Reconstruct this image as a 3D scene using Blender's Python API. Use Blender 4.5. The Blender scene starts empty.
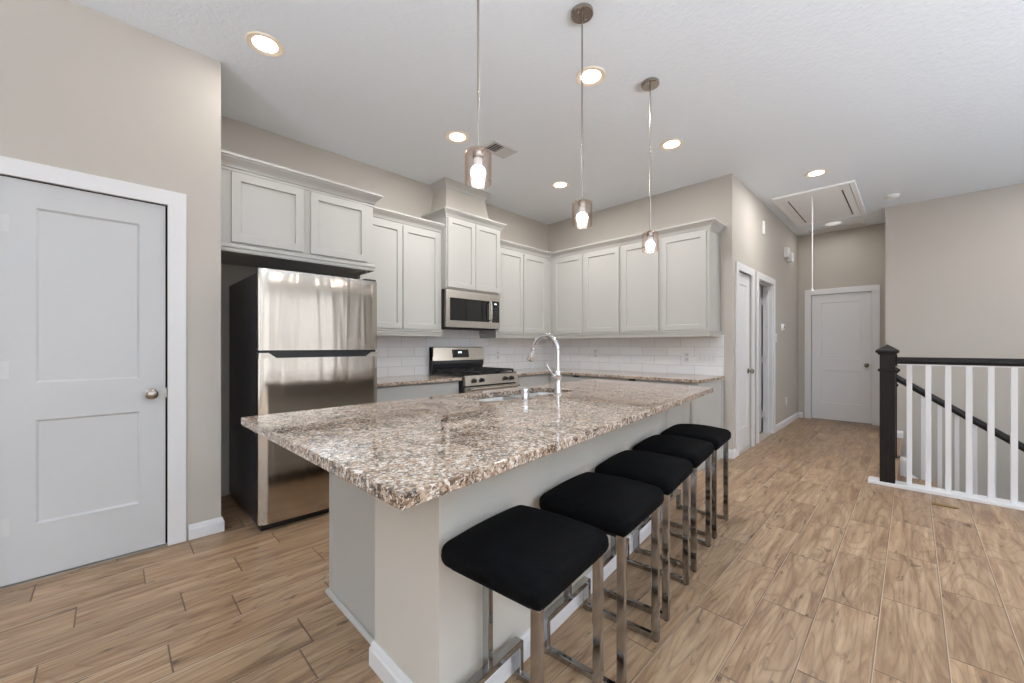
import bpy, bmesh, math, random
from mathutils import Vector, Matrix

random.seed(7)
SC = bpy.context.scene
COL = SC.collection
PI = math.pi
S2 = math.sqrt(0.5)

# ------------------------------------------------------------------ camera, world, exposure
cam_d = bpy.data.cameras.new('camera')
cam = bpy.data.objects.new('camera', cam_d)
COL.objects.link(cam)
cam.location = (0, 0, 1.2)
cam.rotation_euler = (PI / 2, 0, -PI / 4)          # looks along +X+Y, level
cam_d.sensor_fit = 'HORIZONTAL'
cam_d.sensor_width = 36.0
cam_d.lens = 400.0 / 1024.0 * 36.0
cam_d.shift_y = 4.5 / 1024.0
cam_d.clip_start = 0.02
SC.camera = cam

world = bpy.data.worlds.new('world')
SC.world = world
world.use_nodes = True
wt = world.node_tree
bg = wt.nodes['Background']
# sky, a dimmer belt round the horizon, and a bright glow from below,
# both made up: the belt spares the walls, the glow lifts the ceiling
SKY_S, BELT_S, UPGLOW_S = 7.0, 2.3, 43.0
w_tc = wt.nodes.new('ShaderNodeTexCoord')
w_sp = wt.nodes.new('ShaderNodeSeparateXYZ')
wt.links.new(w_tc.outputs['Generated'], w_sp.inputs[0])


def w_math(op, a, b, c=None):
    nd = wt.nodes.new('ShaderNodeMath')
    nd.operation = op
    for i, v in enumerate((a, b, c)):
        if v is None:
            continue
        if isinstance(v, bpy.types.NodeSocket):
            wt.links.new(v, nd.inputs[i])
        else:
            nd.inputs[i].default_value = v
    nd.use_clamp = op == 'MULTIPLY_ADD'
    return nd.outputs[0]


up = w_math('MULTIPLY_ADD', w_sp.outputs[2], 8.0, -2.0)          # 0 below 14 deg, 1 above 22 deg
dn = w_math('MULTIPLY_ADD', w_sp.outputs[2], -8.0, -2.0)
bel = w_math('SUBTRACT', w_math('SUBTRACT', 1.0, up), dn)
w_mx = wt.nodes.new('ShaderNodeMix')
w_mx.data_type = 'RGBA'
wt.links.new(bel, w_mx.inputs[0])
w_mx.inputs[6].default_value = (0.77, 0.885, 1.0, 1)
w_mx.inputs[7].default_value = (0.95, 0.97, 1.0, 1)
wt.links.new(w_mx.outputs[2], bg.inputs['Color'])
wt.links.new(w_math('ADD', w_math('ADD', w_math('MULTIPLY', up, SKY_S), w_math('MULTIPLY', dn, UPGLOW_S)), w_math('MULTIPLY', bel, BELT_S)), bg.inputs['Strength'])

SC.view_settings.view_transform = 'Standard'
SC.view_settings.look = 'None'
SC.view_settings.exposure = 0.01
SC.view_settings.gamma = 1.0
SC.view_settings.use_curve_mapping = False
SC.cycles.max_bounces = 10
SC.cycles.diffuse_bounces = 7
SC.cycles.glossy_bounces = 5
SC.cycles.transmission_bounces = 8
SC.cycles.transparent_max_bounces = 12
SC.cycles.sample_clamp_indirect = 6.0
SC.cycles.caustics_refractive = False
SC.cycles.caustics_reflective = False

CEIL = 3.04
CAN_POWERS = [4.0, 18.0, 10.0, 16.0, 9.0, 16.0]   # W, in the order of CAN_SPOTS
CAN_POWER_LIVING = 3.0
CAN_COLOR = (1.0, 0.97, 0.94)
CAN_SPOTS = [  # in view; the unseen ones below are added lights
    (0.66, 2.79, 'recessed ceiling light nearest the white pantry door and fridge'),
    (2.15, 2.83, 'recessed ceiling light beside the small square ceiling vent'),
    (2.31, 1.55, 'recessed ceiling light beside the middle pendant rod'),
    (3.62, 2.84, 'recessed ceiling light deepest in the kitchen, near the wall corner'),
    (3.61, 1.55, 'recessed ceiling light just right of the farthest pendant rod'),
    (5.30, 0.72, 'recessed ceiling light just in front of the attic hatch'),
]
CAN_HIDDEN = [(6.2, -1.6), (-1.8, 1.2), (-1.8, -1.6), (0.6, -1.6), (0.6, -3.6), (3.2, -1.6), (3.2, -3.6), (-1.8, -3.6)]  # unseen lights added over stairwell and living area to lift the light

# window openings: south wall (x0, x1, z0, z1) at Y = -5, west wall (y0, y1, z0, z1) at X = -4
WIN_S = [(-3.4, -1.8, 0.15, 2.5), (-1.5, 0.1, 0.15, 2.5), (0.4, 2.0, 0.15, 2.5), (2.65, 3.40, 0.15, 2.5), (3.58, 4.40, 0.15, 2.5)]
WIN_W = [(-3.9, -2.3, 0.15, 2.5), (-1.2, 0.4, 0.15, 2.5)]


def portal(name, loc, rot, sx, sy):
    d = bpy.data.lights.new(name, 'AREA')
    d.shape = 'RECTANGLE'
    d.size, d.size_y = sx, sy
    d.cycles.is_portal = True
    o = bpy.data.objects.new(name, d)
    o.location, o.rotation_euler = loc, rot
    COL.objects.link(o)


for a, b, c, d_ in WIN_S:
    portal('window_daylight', ((a + b) / 2, -5.02, (c + d_) / 2), (PI / 2, 0, PI), b - a, d_ - c)
for a, b, c, d_ in WIN_W:
    portal('window_daylight', (-4.02, (a + b) / 2, (c + d_) / 2), (PI / 2, 0, PI / 2), b - a, d_ - c)
# rotations above aim each portal's -Z into the room (checked in the helper below)
for o in list(COL.objects):
    if o.type == 'LIGHT':
        tgt = Vector((0, 1, 0)) if o.location.y < -5 else Vector((1, 0, 0))
        o.rotation_euler = tgt.to_track_quat('-Z', 'Z').to_euler()


# ------------------------------------------------------------------ materials
def lin(c):
    c = c / 255.0
    return c / 12.92 if c <= 0.04045 else ((c + 0.055) / 1.055) ** 2.4


def rgb(r, g, b):
    return (lin(r), lin(g), lin(b), 1.0)


class NT:
    """small helper to write node trees"""

    def __init__(self, name):
        self.m = bpy.data.materials.new(name)
        self.m.use_nodes = True
        self.t = self.m.node_tree
        self.p = self.t.nodes['Principled BSDF']

    def n(self, typ, **kw):
        nd = self.t.nodes.new(typ)
        for k, v in kw.items():
            setattr(nd, k, v)
        return nd

    def set(self, sock, v):
        if isinstance(v, bpy.types.NodeSocket):
            self.t.links.new(v, sock)
        else:
            sock.default_value = v

    def math(self, op, a, b=None, c=None):
        nd = self.n('ShaderNodeMath', operation=op)
        self.set(nd.inputs[0], a)
        if b is not None:
            self.set(nd.inputs[1], b)
        if c is not None:
            self.set(nd.inputs[2], c)
        return nd.outputs[0]

    def mix(self, f, a, b, mode='MIX'):
        nd = self.n('ShaderNodeMix', data_type='RGBA', blend_type=mode)
        self.set(nd.inputs[0], f)
        self.set(nd.inputs[6], a)
        self.set(nd.inputs[7], b)
        return nd.outputs[2]

    def ramp(self, f, stops, interp='LINEAR'):
        nd = self.n('ShaderNodeValToRGB')
        cr = nd.color_ramp
        cr.interpolation = interp
        while len(cr.elements) < len(stops):
            cr.elements.new(0.5)
        for e, (pos, c) in zip(cr.elements, stops):
            e.position = pos
            e.color = c if len(c) == 4 else (*c, 1)
        self.set(nd.inputs[0], f)
        return nd.outputs[0]

    def coords(self, scale=(1, 1, 1), kind='Object', loc=(0, 0, 0)):
        tc = self.n('ShaderNodeTexCoord')
        mp = self.n('ShaderNodeMapping')
        self.set(mp.inputs[0], tc.outputs[kind])
        mp.inputs['Scale'].default_value = scale
        mp.inputs['Location'].default_value = loc
        return mp.outputs[0]

    def noise(self, vec, scale, detail=2, rough=0.5, dist=0.0):
        nd = self.n('ShaderNodeTexNoise')
        self.set(nd.inputs['Vector'], vec)
        nd.inputs['Scale'].default_value = scale
        nd.inputs['Detail'].default_value = detail
        nd.inputs['Roughness'].default_value = rough
        nd.inputs['Distortion'].default_value = dist
        return nd.outputs['Fac']

    def bump(self, h, strength=0.2, dist=0.01):
        nd = self.n('ShaderNodeBump')
        nd.inputs['Strength'].default_value = strength
        nd.inputs['Distance'].default_value = dist
        self.set(nd.inputs['Height'], h)
        self.set(self.p.inputs['Normal'], nd.outputs[0])


def plain(name, color, rough=0.5, metal=0.0, spec=0.5, coat=0.0):
    k = NT(name)
    k.p.inputs['Base Color'].default_value = color
    k.p.inputs['Roughness'].default_value = rough
    k.p.inputs['Metallic'].default_value = metal
    k.p.inputs['Specular IOR Level'].default_value = spec
    k.p.inputs['Coat Weight'].default_value = coat
    # a trace of unevenness so that no surface is perfectly uniform
    v = k.noise(k.coords(), 9.0, 3)
    k.set(k.p.inputs['Roughness'], k.math('MULTIPLY_ADD', v, 0.06, max(0.0, rough - 0.03)))
    return k.m


def mat_wall(name, color, bump=0.12):
    k = NT(name)
    co = k.coords()
    v = k.noise(co, 1.3, 2)
    k.set(k.p.inputs['Base Color'], k.mix(v, tuple(c * 0.97 for c in color[:3]) + (1,), tuple(min(1, c * 1.03) for c in color[:3]) + (1,)))
    k.p.inputs['Roughness'].default_value = 0.62
    k.p.inputs['Specular IOR Level'].default_value = 0.3
    k.bump(k.noise(co, 130, 3, 0.6), bump, 0.004)
    return k.m


def mat_ceiling():
    k = NT('ceiling_paint')
    co = k.coords()
    k.p.inputs['Base Color'].default_value = rgb(233, 238, 244)
    k.p.inputs['Roughness'].default_value = 0.8
    k.p.inputs['Specular IOR Level'].default_value = 0.2
    h = k.ramp(k.noise(co, 34, 3, 0.55, 0.4), [(0.42, (0, 0, 0)), (0.62, (1, 1, 1))])
    k.bump(h, 0.28, 0.004)
    return k.m


def mat_floor():
    k = NT('wood_look_tile')
    tc = k.n('ShaderNodeTexCoord')
    sp = k.n('ShaderNodeSeparateXYZ')
    k.set(sp.inputs[0], tc.outputs['Object'])
    x, y = sp.outputs[0], sp.outputs[1]
    PITCH, LEN = 0.2015, 0.605
    ry = k.math('DIVIDE', k.math('ADD', y, 0.0985), PITCH)
    row = k.math('FLOOR', ry)
    fy = k.math('FRACT', ry)
    known = {-1: .466, 0: .182, 1: .585, 2: .365, 3: .094, 9: .578, 10: .159, 11: .408, 12: .236, 13: .49, 14: .119, 15: .334}
    rnd = random.Random(3)
    R0, R1 = -9, 19
    n = R1 - R0 + 1
    stops = []
    for r in range(R0, R1 + 1):
        v = known.get(r, rnd.random() * LEN) / LEN
        stops.append(((r - R0) / n, (v, v, v, 1)))
    t = k.math('DIVIDE', k.math('ADD', row, 0.5 - R0), float(n))
    sh = k.math('MULTIPLY', k.ramp(t, stops, 'CONSTANT'), LEN)
    rx = k.math('DIVIDE', k.math('SUBTRACT', k.math('ADD', x, 60 * LEN), sh), LEN)
    colm = k.math('FLOOR', rx)
    fx = k.math('FRACT', rx)
    # distance to the tile edge in metres
    ex = k.math('MULTIPLY', k.math('MINIMUM', fx, k.math('SUBTRACT', 1.0, fx)), LEN)
    ey = k.math('MULTIPLY', k.math('MINIMUM', fy, k.math('SUBTRACT', 1.0, fy)), PITCH)
    eys = k.math('MULTIPLY', fy, PITCH)                 # signed side of the long joint
    edge = k.math('MINIMUM', ex, ey)
    # per-tile random values
    cid = k.n('ShaderNodeCombineXYZ')
    k.set(cid.inputs[0], colm)
    k.set(cid.inputs[1], row)
    wn = k.n('ShaderNodeTexWhiteNoise', noise_dimensions='2D')
    k.set(wn.inputs['Vector'], cid.outputs[0])
    rv = wn.outputs['Value']
    off = k.n('ShaderNodeVectorMath', operation='SCALE')
    k.set(off.inputs[0], wn.outputs['Color'])
    off.inputs['Scale'].default_value = 37.0
    pos = k.n('ShaderNodeVectorMath', operation='ADD')
    k.set(pos.inputs[0], tc.outputs['Object'])
    k.set(pos.inputs[1], off.outputs[0])

    def grain(sx, sy, scale, detail, rough, dist):
        mp = k.n('ShaderNodeMapping')
        k.set(mp.inputs[0], pos.outputs[0])
        mp.inputs['Scale'].default_value = (sx, sy, 1.0)
        return k.noise(mp.outputs[0], scale, detail, rough, dist)
    g1 = grain(1.1, 9.5, 1.7, 4, 0.6, 0.9)          # broad figure
    g2 = grain(2.2, 46.0, 1.6, 3, 0.65, 0.4)          # fine grain
    g3 = grain(4.0, 13.0, 1.6, 3, 0.62, 0.6)          # scattered dark flecks and knots
    # cathedral rings: contour lines of a slow noise
    hgt = grain(0.8, 5.2, 1.25, 1.2, 0.35, 0.15)
    saw = k.math('FRACT', k.math('MULTIPLY', hgt, 15.0))
    ring = k.ramp(saw, [(0.0, (1, 1, 1)), (0.16, (0.25, 0.25, 0.25)), (0.45, (0, 0, 0)), (0.88, (0.1, 0.1, 0.1)), (1.0, (1, 1, 1))])
    base = k.ramp(g1, [(0.32, rgb(134, 104, 78)), (0.45, rgb(167, 136, 106)), (0.57, rgb(184, 154, 123)), (0.70, rgb(197, 169, 138))])
    c = k.mix(k.math('MULTIPLY', ring, 0.46), base, rgb(116, 89, 66))
    c = k.mix(k.math('MULTIPLY', k.ramp(g2, [(0.34, (1, 1, 1)), (0.54, (0, 0, 0))]), 0.46), c, rgb(118, 92, 69))
    c = k.mix(k.math('MULTIPLY', k.ramp(g3, [(0.28, (1, 1, 1)), (0.39, (0, 0, 0))]), 0.90), c, rgb(84, 63, 47))
    tint = k.n('ShaderNodeHueSaturation')
    tint.inputs['Hue'].default_value = 0.5
    tint.inputs['Saturation'].default_value = 1.0
    k.set(tint.inputs['Value'], k.math('MULTIPLY_ADD', rv, 0.17, 0.745))
    k.set(tint.inputs['Color'], c)
    dark_end = k.ramp(k.math('DIVIDE', ex, 0.006), [(0.25, (1, 1, 1)), (0.60, (0, 0, 0))])
    dark_long = k.ramp(k.math('DIVIDE', eys, 0.012), [(0.10, (1, 1, 1)), (0.42, (0, 0, 0))])
    dk = k.math('MAXIMUM', dark_end, dark_long)
    c = k.mix(k.math('MULTIPLY', dk, 0.85), tint.outputs[0], rgb(84, 64, 50))
    pale = k.math('LESS_THAN', k.math('MULTIPLY', k.math('SUBTRACT', 1.0, fy), PITCH), 0.0032)  # paints the light caught along the long joints
    c = k.mix(k.math('MULTIPLY', pale, 0.8), c, rgb(196, 172, 148))
    k.set(k.p.inputs['Base Color'], c)
    k.set(k.p.inputs['Roughness'], k.math('MULTIPLY_ADD', g2, 0.18, 0.30))
    k.p.inputs['Specular IOR Level'].default_value = 0.42
    lip = k.math('MINIMUM', k.math('DIVIDE', edge, 0.005), 1.0)
    k.bump(k.math('ADD', k.math('MULTIPLY', lip, 1.0), k.math('MULTIPLY', g2, 0.10)), 0.55, 0.003)
    return k.m


def mat_granite():
    k = NT('speckled_granite')
    co = k.coords()
    w = k.n('ShaderNodeTexNoise')
    k.set(w.inputs['Vector'], co)
    w.inputs['Scale'].default_value = 90
    w.inputs['Detail'].default_value = 3
    sc = k.n('ShaderNodeVectorMath', operation='SCALE')
    k.set(sc.inputs[0], w.outputs['Color'])
    sc.inputs['Scale'].default_value = 0.014
    ad = k.n('ShaderNodeVectorMath', operation='ADD')
    k.set(ad.inputs[0], co)
    k.set(ad.inputs[1], sc.outputs[0])
    v = k.n('ShaderNodeTexVoronoi')
    k.set(v.inputs['Vector'], ad.outputs[0])
    v.inputs['Scale'].default_value = 120
    s = k.n('ShaderNodeSeparateColor')
    k.set(s.inputs[0], v.outputs['Color'])
    # feldspar and quartz grains
    col = k.ramp(s.outputs[0], [(0.0, rgb(142, 120, 102)), (0.18, rgb(176, 153, 133)), (0.42, rgb(190, 169, 150)),
                                (0.62, rgb(203, 188, 173)), (0.82, rgb(226, 220, 212))], 'CONSTANT')
    # dark mica in ragged curls, denser in some areas
    area = k.noise(co, 14, 2)
    m1 = k.noise(co, 62, 5, 0.72, 1.6)
    thr = k.math('ADD', m1, k.math('MULTIPLY', k.math('SUBTRACT', area, 0.5), 0.28))
    dark = k.ramp(thr, [(0.50, (0, 0, 0)), (0.535, (1, 1, 1))])
    col = k.mix(k.math('MULTIPLY', dark, 0.62), col, rgb(96, 75, 60))
    deep = k.ramp(thr, [(0.565, (0, 0, 0)), (0.59, (1, 1, 1))])
    col = k.mix(k.math('MULTIPLY', deep, 0.9), col, rgb(34, 29, 28))
    fine = k.noise(co, 230, 2, 0.6)
    col = k.mix(k.math('MULTIPLY', k.ramp(fine, [(0.30, (1, 1, 1)), (0.40, (0, 0, 0))]), 0.6), col, rgb(60, 50, 45))
    k.set(k.p.inputs['Base Color'], col)
    k.p.inputs['Roughness'].default_value = 0.03
    k.p.inputs['Specular IOR Level'].default_value = 0.6
    return k.m


def mat_subway(axis):
    """white 4x12 subway tile; axis 'x' for the back wall, 'y' for the right wall"""
    k = NT('subway_tile_' + axis)
    tc = k.n('ShaderNodeTexCoord')
    sp = k.n('ShaderNodeSeparateXYZ')
    k.set(sp.inputs[0], tc.outputs['Object'])
    cb = k.n('ShaderNodeCombineXYZ')
    k.set(cb.inputs[0], k.math('ADD', sp.outputs[0 if axis == 'x' else 1], 0.0 if axis == 'x' else -0.008))
    k.set(cb.inputs[1], k.math('ADD', sp.outputs[2], -0.875))
    br = k.n('ShaderNodeTexBrick')
    br.offset = 0.5
    k.set(br.inputs['Vector'], cb.outputs[0])
    br.inputs['Scale'].default_value = 1.0
    br.inputs['Mortar Size'].default_value = 0.0022
    br.inputs['Mortar Smooth'].default_value = 0.35
    br.inputs['Brick Width'].default_value = 0.315
    br.inputs['Row Height'].default_value = 0.105
    br.inputs['Color1'].default_value = rgb(243, 243, 244)
    br.inputs['Color2'].default_value = rgb(238, 238, 240)
    br.inputs['Mortar'].default_value = rgb(196, 198, 202)
    k.set(k.p.inputs['Base Color'], br.outputs['Color'])
    k.p.inputs['Roughness'].default_value = 0.12
    k.bump(k.math('SUBTRACT', 1.0, br.outputs['Fac']), 0.5, 0.003)
    return k.m


def mat_stainless(name, wave=0.0, color=(0.60, 0.57, 0.53, 1), rough=0.20, aniso=0.0):
    k = NT(name)
    k.p.inputs['Base Color'].default_value = color
    k.p.inputs['Metallic'].default_value = 1.0
    br = k.noise(k.coords((260, 260, 2.0)), 1.0, 2)
    k.set(k.p.inputs['Roughness'], k.math('MULTIPLY_ADD', br, 0.08, rough - 0.04))
    k.p.inputs['Anisotropic'].default_value = aniso
    if aniso:
        tn = k.n('ShaderNodeTangent', direction_type='RADIAL', axis='Z')
        k.set(k.p.inputs['Tangent'], tn.outputs[0])
        k.p.inputs['Anisotropic Rotation'].default_value = 0.0
    if wave:
        h = k.noise(k.coords((13.0, 13.0, 0.9)), 1.0, 1, 0.4, 0.5)
        k.bump(h, wave, 0.02)
    return k.m


def mat_fabric():
    k = NT('black_knit_fabric')
    co = k.coords()
    k.set(k.p.inputs['Base Color'], k.mix(k.noise(co, 420, 2), (0.002, 0.002, 0.0022, 1), (0.006, 0.006, 0.0066, 1)))
    k.p.inputs['Roughness'].default_value = 0.95
    k.p.inputs['Specular IOR Level'].default_value = 0.08
    ck = k.n('ShaderNodeTexWave', wave_type='BANDS', bands_direction='X')
    k.set(ck.inputs['Vector'], co)
    ck.inputs['Scale'].default_value = 75
    ck.inputs['Distortion'].default_value = 3.0
    ck.inputs['Detail'].default_value = 2.0
    wr = k.noise(k.coords((26, 26, 5)), 1.0, 2, 0.5, 0.6)
    k.bump(k.math('ADD', k.math('MULTIPLY', ck.outputs['Fac'], 0.25), k.math('MULTIPLY', wr, 1.4)), 0.35, 0.006)
    return k.m


def mat_darkwood():
    k = NT('espresso_wood')
    g = k.noise(k.coords((60, 60, 3.0)), 1.0, 4, 0.65, 0.6)
    k.set(k.p.inputs['Base Color'], k.ramp(g, [(0.3, (0.004, 0.003, 0.003, 1)), (0.7, (0.020, 0.0145, 0.0135, 1))]))
    k.p.inputs['Roughness'].default_value = 0.42
    k.p.inputs['Specular IOR Level'].default_value = 0.25
    return k.m


def mat_glass(name, tint):
    """thin tinted glass sheet: clear face-on, reflective and deeper in colour at grazing angles"""
    k = NT(name)
    lw = k.n('ShaderNodeLayerWeight')
    lw.inputs['Blend'].default_value = 0.5
    fac = lw.outputs['Facing']
    tr = k.n('ShaderNodeBsdfTransparent')
    k.set(tr.inputs['Color'], k.mix(k.math('POWER', fac, 2.5), (0.985, 0.965, 0.955, 1), tint))
    gl = k.n('ShaderNodeBsdfGlossy')
    gl.inputs['Roughness'].default_value = 0.03
    mx = k.n('ShaderNodeMixShader')
    k.set(mx.inputs[0], k.math('MULTIPLY_ADD', k.math('POWER', fac, 4.0), 0.45, 0.035))
    k.t.links.new(tr.outputs[0], mx.inputs[1])
    k.t.links.new(gl.outputs[0], mx.inputs[2])
    k.t.links.new(mx.outputs[0], k.t.nodes['Material Output'].inputs['Surface'])
    return k.m


def mat_pane():
    k = NT('window_glass')
    tr = k.n('ShaderNodeBsdfTransparent')
    gl = k.n('ShaderNodeBsdfGlossy')
    gl.inputs['Roughness'].default_value = 0.02
    mx = k.n('ShaderNodeMixShader')
    mx.inputs[0].default_value = 0.06
    k.t.links.new(tr.outputs[0], mx.inputs[1])
    k.t.links.new(gl.outputs[0], mx.inputs[2])
    k.t.links.new(mx.outputs[0], k.t.nodes['Material Output'].inputs['Surface'])
    return k.m


def mat_emit(name, color, strength):
    k = NT(name)
    k.p.inputs['Base Color'].default_value = (0.9, 0.9, 0.9, 1)
    k.p.inputs['Emission Color'].default_value = color
    k.p.inputs['Emission Strength'].default_value = strength
    return k.m


M = {
    'wall': mat_wall('greige_wall_paint', rgb(188, 182, 174)),
    'islandwall': mat_wall('island_wall_paint', rgb(205, 200, 191), 0.08),
    'ceiling': mat_ceiling(),
    'floor': mat_floor(),
    'white': plain('white_trim_paint', rgb(226, 226, 228), 0.38),
    'door': plain('white_door_paint', rgb(198, 199, 200), 0.36),
    'cab': plain('grey_cabinet_paint', rgb(183, 182, 178), 0.36),
    'granite': mat_granite(),
    'tile_x': mat_subway('x'), 'tile_y': mat_subway('y'),
    'fridge': mat_stainless('fridge_stainless', 0.26, (0.55, 0.51, 0.46, 1), 0.15, 0.85),
    'steel': mat_stainless('appliance_stainless', 0.0, (0.62, 0.58, 0.53, 1), 0.24),
    'sinksteel': mat_stainless('sink_stainless', 0.0, (0.30, 0.31, 0.32, 1), 0.42),
    'nickel': plain('brushed_nickel', (0.40, 0.355, 0.315, 1), 0.25, 1.0),
    'chrome': plain('chrome', (0.70, 0.70, 0.71, 1), 0.06, 1.0),
    'stoolmetal': plain('polished_stool_metal', (0.40, 0.395, 0.395, 1), 0.08, 1.0),
    'blackcase': plain('dark_appliance_case', rgb(52, 51, 54), 0.32),
    'black': plain('black_plastic', rgb(22, 22, 24), 0.35),
    'iron': plain('black_cast_iron', rgb(18, 18, 19), 0.55),
    'blackglass': plain('black_glass', rgb(12, 12, 14), 0.04, 0.0, 0.6),
    'rubber_and_shade': plain('dark_rubber_and_shade', rgb(14, 14, 15), 0.7),  # dark parts and rubber; also painted shade behind closed doors
    'recessdark': plain('dark_recess', rgb(60, 54, 48), 0.7),  # dark brown for toe kicks and seams; painted shade in the vents
    'digit': mat_emit('display_digits', (0.75, 0.95, 1.0, 1), 3.0),
    'fabric': mat_fabric(),
    'espresso': mat_darkwood(),
    'brass': plain('brass', (0.22, 0.14, 0.03, 1), 0.4, 0.6),
    'glass': mat_glass('amber_tinted_glass', (0.86, 0.66, 0.52, 1)),
    'pane': mat_pane(),
    'bulb': mat_emit('lit_bulb', (1.0, 0.95, 0.90, 1), 30.0),
    'lens': mat_emit('lit_downlight_lens', (1.0, 0.93, 0.82, 1), 10.0),
    'cantrim': plain('downlight_trim', rgb(240, 226, 205), 0.5),
    'plastic': plain('white_plastic', rgb(232, 232, 232), 0.35),
    'vent': plain('white_vent_metal', rgb(206, 206, 206), 0.45),
    'discglow': mat_emit('disc_added_glow', (1.0, 0.97, 0.94, 1), 0.4),  # made-up glow on the hall ceiling disc
    'hatchwhite': plain('bright_white_paint', rgb(246, 246, 247), 0.5),
    'cord': plain('white_cord', rgb(236, 236, 236), 0.7),
}


# ------------------------------------------------------------------ mesh helpers
MW = {}            # world matrix of every object made, by name


def bmnew():
    return bmesh.new()


def quad_ids(bm, pts):
    return [bm.verts.new(p) for p in pts]


def add_box(bm, x0, y0, z0, x1, y1, z1, bev=0.0, seg=2):
    x0, x1 = min(x0, x1), max(x0, x1)
    y0, y1 = min(y0, y1), max(y0, y1)
    z0, z1 = min(z0, z1), max(z0, z1)
    v = quad_ids(bm, [(x0, y0, z0), (x1, y0, z0), (x1, y1, z0), (x0, y1, z0), (x0, y0, z1), (x1, y0, z1), (x1, y1, z1), (x0, y1, z1)])
    fs = [bm.faces.new([v[i] for i in q]) for q in ((0, 3, 2, 1), (4, 5, 6, 7), (0, 1, 5, 4), (1, 2, 6, 5), (2, 3, 7, 6), (3, 0, 4, 7))]
    if bev > 0:
        es = list({e for f in fs for e in f.edges})
        bmesh.ops.bevel(bm, geom=es, offset=bev, segments=seg, affect='EDGES', profile=0.5)
    return bm


def box(*a, **k):
    return add_box(bmnew(), *a, **k)


def add_prism(bm, outer, z0, z1, holes=(), fn=None):
    """polygon (with holes) extruded between z0 and z1; fn maps (u, v, w) to a world point"""
    fn = fn or (lambda u, v, w: (u, v, w))
    b = bmesh.new()
    loops = [list(outer)] + [list(h) for h in holes]
    es = []
    for lp in loops:
        vs = [b.verts.new((p[0], p[1], 0)) for p in lp]
        for i in range(len(vs)):
            es.append(b.edges.new((vs[i], vs[(i + 1) % len(vs)])))
    if holes:
        bmesh.ops.triangle_fill(b, use_beauty=True, edges=es)
    else:
        b.faces.new(b.verts[:])
    b.verts.ensure_lookup_table()
    b.verts.index_update()
    top = {}
    bot = {}
    for v in b.verts:
        bot[v.index] = bm.verts.new(fn(v.co.x, v.co.y, z0))
        top[v.index] = bm.verts.new(fn(v.co.x, v.co.y, z1))
    new = []
    for f in b.faces:
        ids = [v.index for v in f.verts]
        new.append(bm.faces.new([top[i] for i in ids]))
        new.append(bm.faces.new([bot[i] for i in reversed(ids)]))
    for e in b.edges:
        if len(e.link_faces) == 1:
            i, j = e.verts[0].index, e.verts[1].index
            new.append(bm.faces.new([bot[i], bot[j], top[j], top[i]]))
    b.free()
    bmesh.ops.recalc_face_normals(bm, faces=new)
    return bm


def prism(outer, z0, z1, holes=(), fn=None):
    return add_prism(bmnew(), outer, z0, z1, holes, fn)


def rect(x0, y0, x1, y1):
    return [(x0, y0), (x1, y0), (x1, y1), (x0, y1)]


def add_sweep(bm, path, prof, closed_prof=True, cap=True):
    """profile (out, z) swept along a plan polyline; out is to the right of travel, corners mitred"""
    n = len(path)
    rings = []
    for i, p in enumerate(path):
        p = Vector(p)
        d0 = (p - Vector(path[i - 1])).normalized() if i > 0 else None
        d1 = (Vector(path[i + 1]) - p).normalized() if i < n - 1 else None
        if d0 is None:
            d0 = d1
        if d1 is None:
            d1 = d0
        n0 = Vector((d0.y, -d0.x))
        n1 = Vector((d1.y, -d1.x))
        m = (n0 + n1).normalized()
        m = m / max(0.2, m.dot(n0))
        rings.append([bm.verts.new((p.x + m.x * o, p.y + m.y * o, z)) for o, z in prof])
    fs = []
    k = len(prof)
    for a, b in zip(rings[:-1], rings[1:]):
        for j in range(k if closed_prof else k - 1):
            fs.append(bm.faces.new([a[j], a[(j + 1) % k], b[(j + 1) % k], b[j]]))
    if cap:
        fs.append(bm.faces.new(rings[0]))
        fs.append(bm.faces.new(list(reversed(rings[-1]))))
    bmesh.ops.recalc_face_normals(bm, faces=fs)
    return bm


def sweep(path, prof, **k):
    return add_sweep(bmnew(), path, prof, **k)


def add_lathe(bm, prof, c=(0, 0, 0), seg=24, axis='Z'):
    """profile (r, h) turned about an axis through c"""
    cx, cy, cz = c

    def pt(r, a, h):
        u, v = r * math.cos(a), r * math.sin(a)
        return {'Z': (cx + u, cy + v, cz + h), 'X': (cx + h, cy + u, cz + v), 'Y': (cx + u, cy + h, cz + v)}[axis]
    rings = []
    for r, h in prof:
        if r < 1e-6:
            rings.append([bm.verts.new(pt(0, 0, h))])
        else:
            rings.append([bm.verts.new(pt(r, 2 * PI * i / seg, h)) for i in range(seg)])
    fs = []
    for a, b in zip(rings[:-1], rings[1:]):
        if len(a) == 1 and len(b) == 1:
            continue
        for i in range(seg):
            j = (i + 1) % seg
            if len(a) == 1:
                fs.append(bm.faces.new([a[0], b[i], b[j]]))
            elif len(b) == 1:
                fs.append(bm.faces.new([a[i], b[0], a[j]]))
            else:
                fs.append(bm.faces.new([a[i], b[i], b[j], a[j]]))
    for rg, rev in ((rings[0], True), (rings[-1], False)):
        if len(rg) > 1:
            fs.append(bm.faces.new(list(reversed(rg)) if rev else rg))
    bmesh.ops.recalc_face_normals(bm, faces=fs)
    return bm


def lathe(*a, **k):
    return add_lathe(bmnew(), *a, **k)


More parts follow.
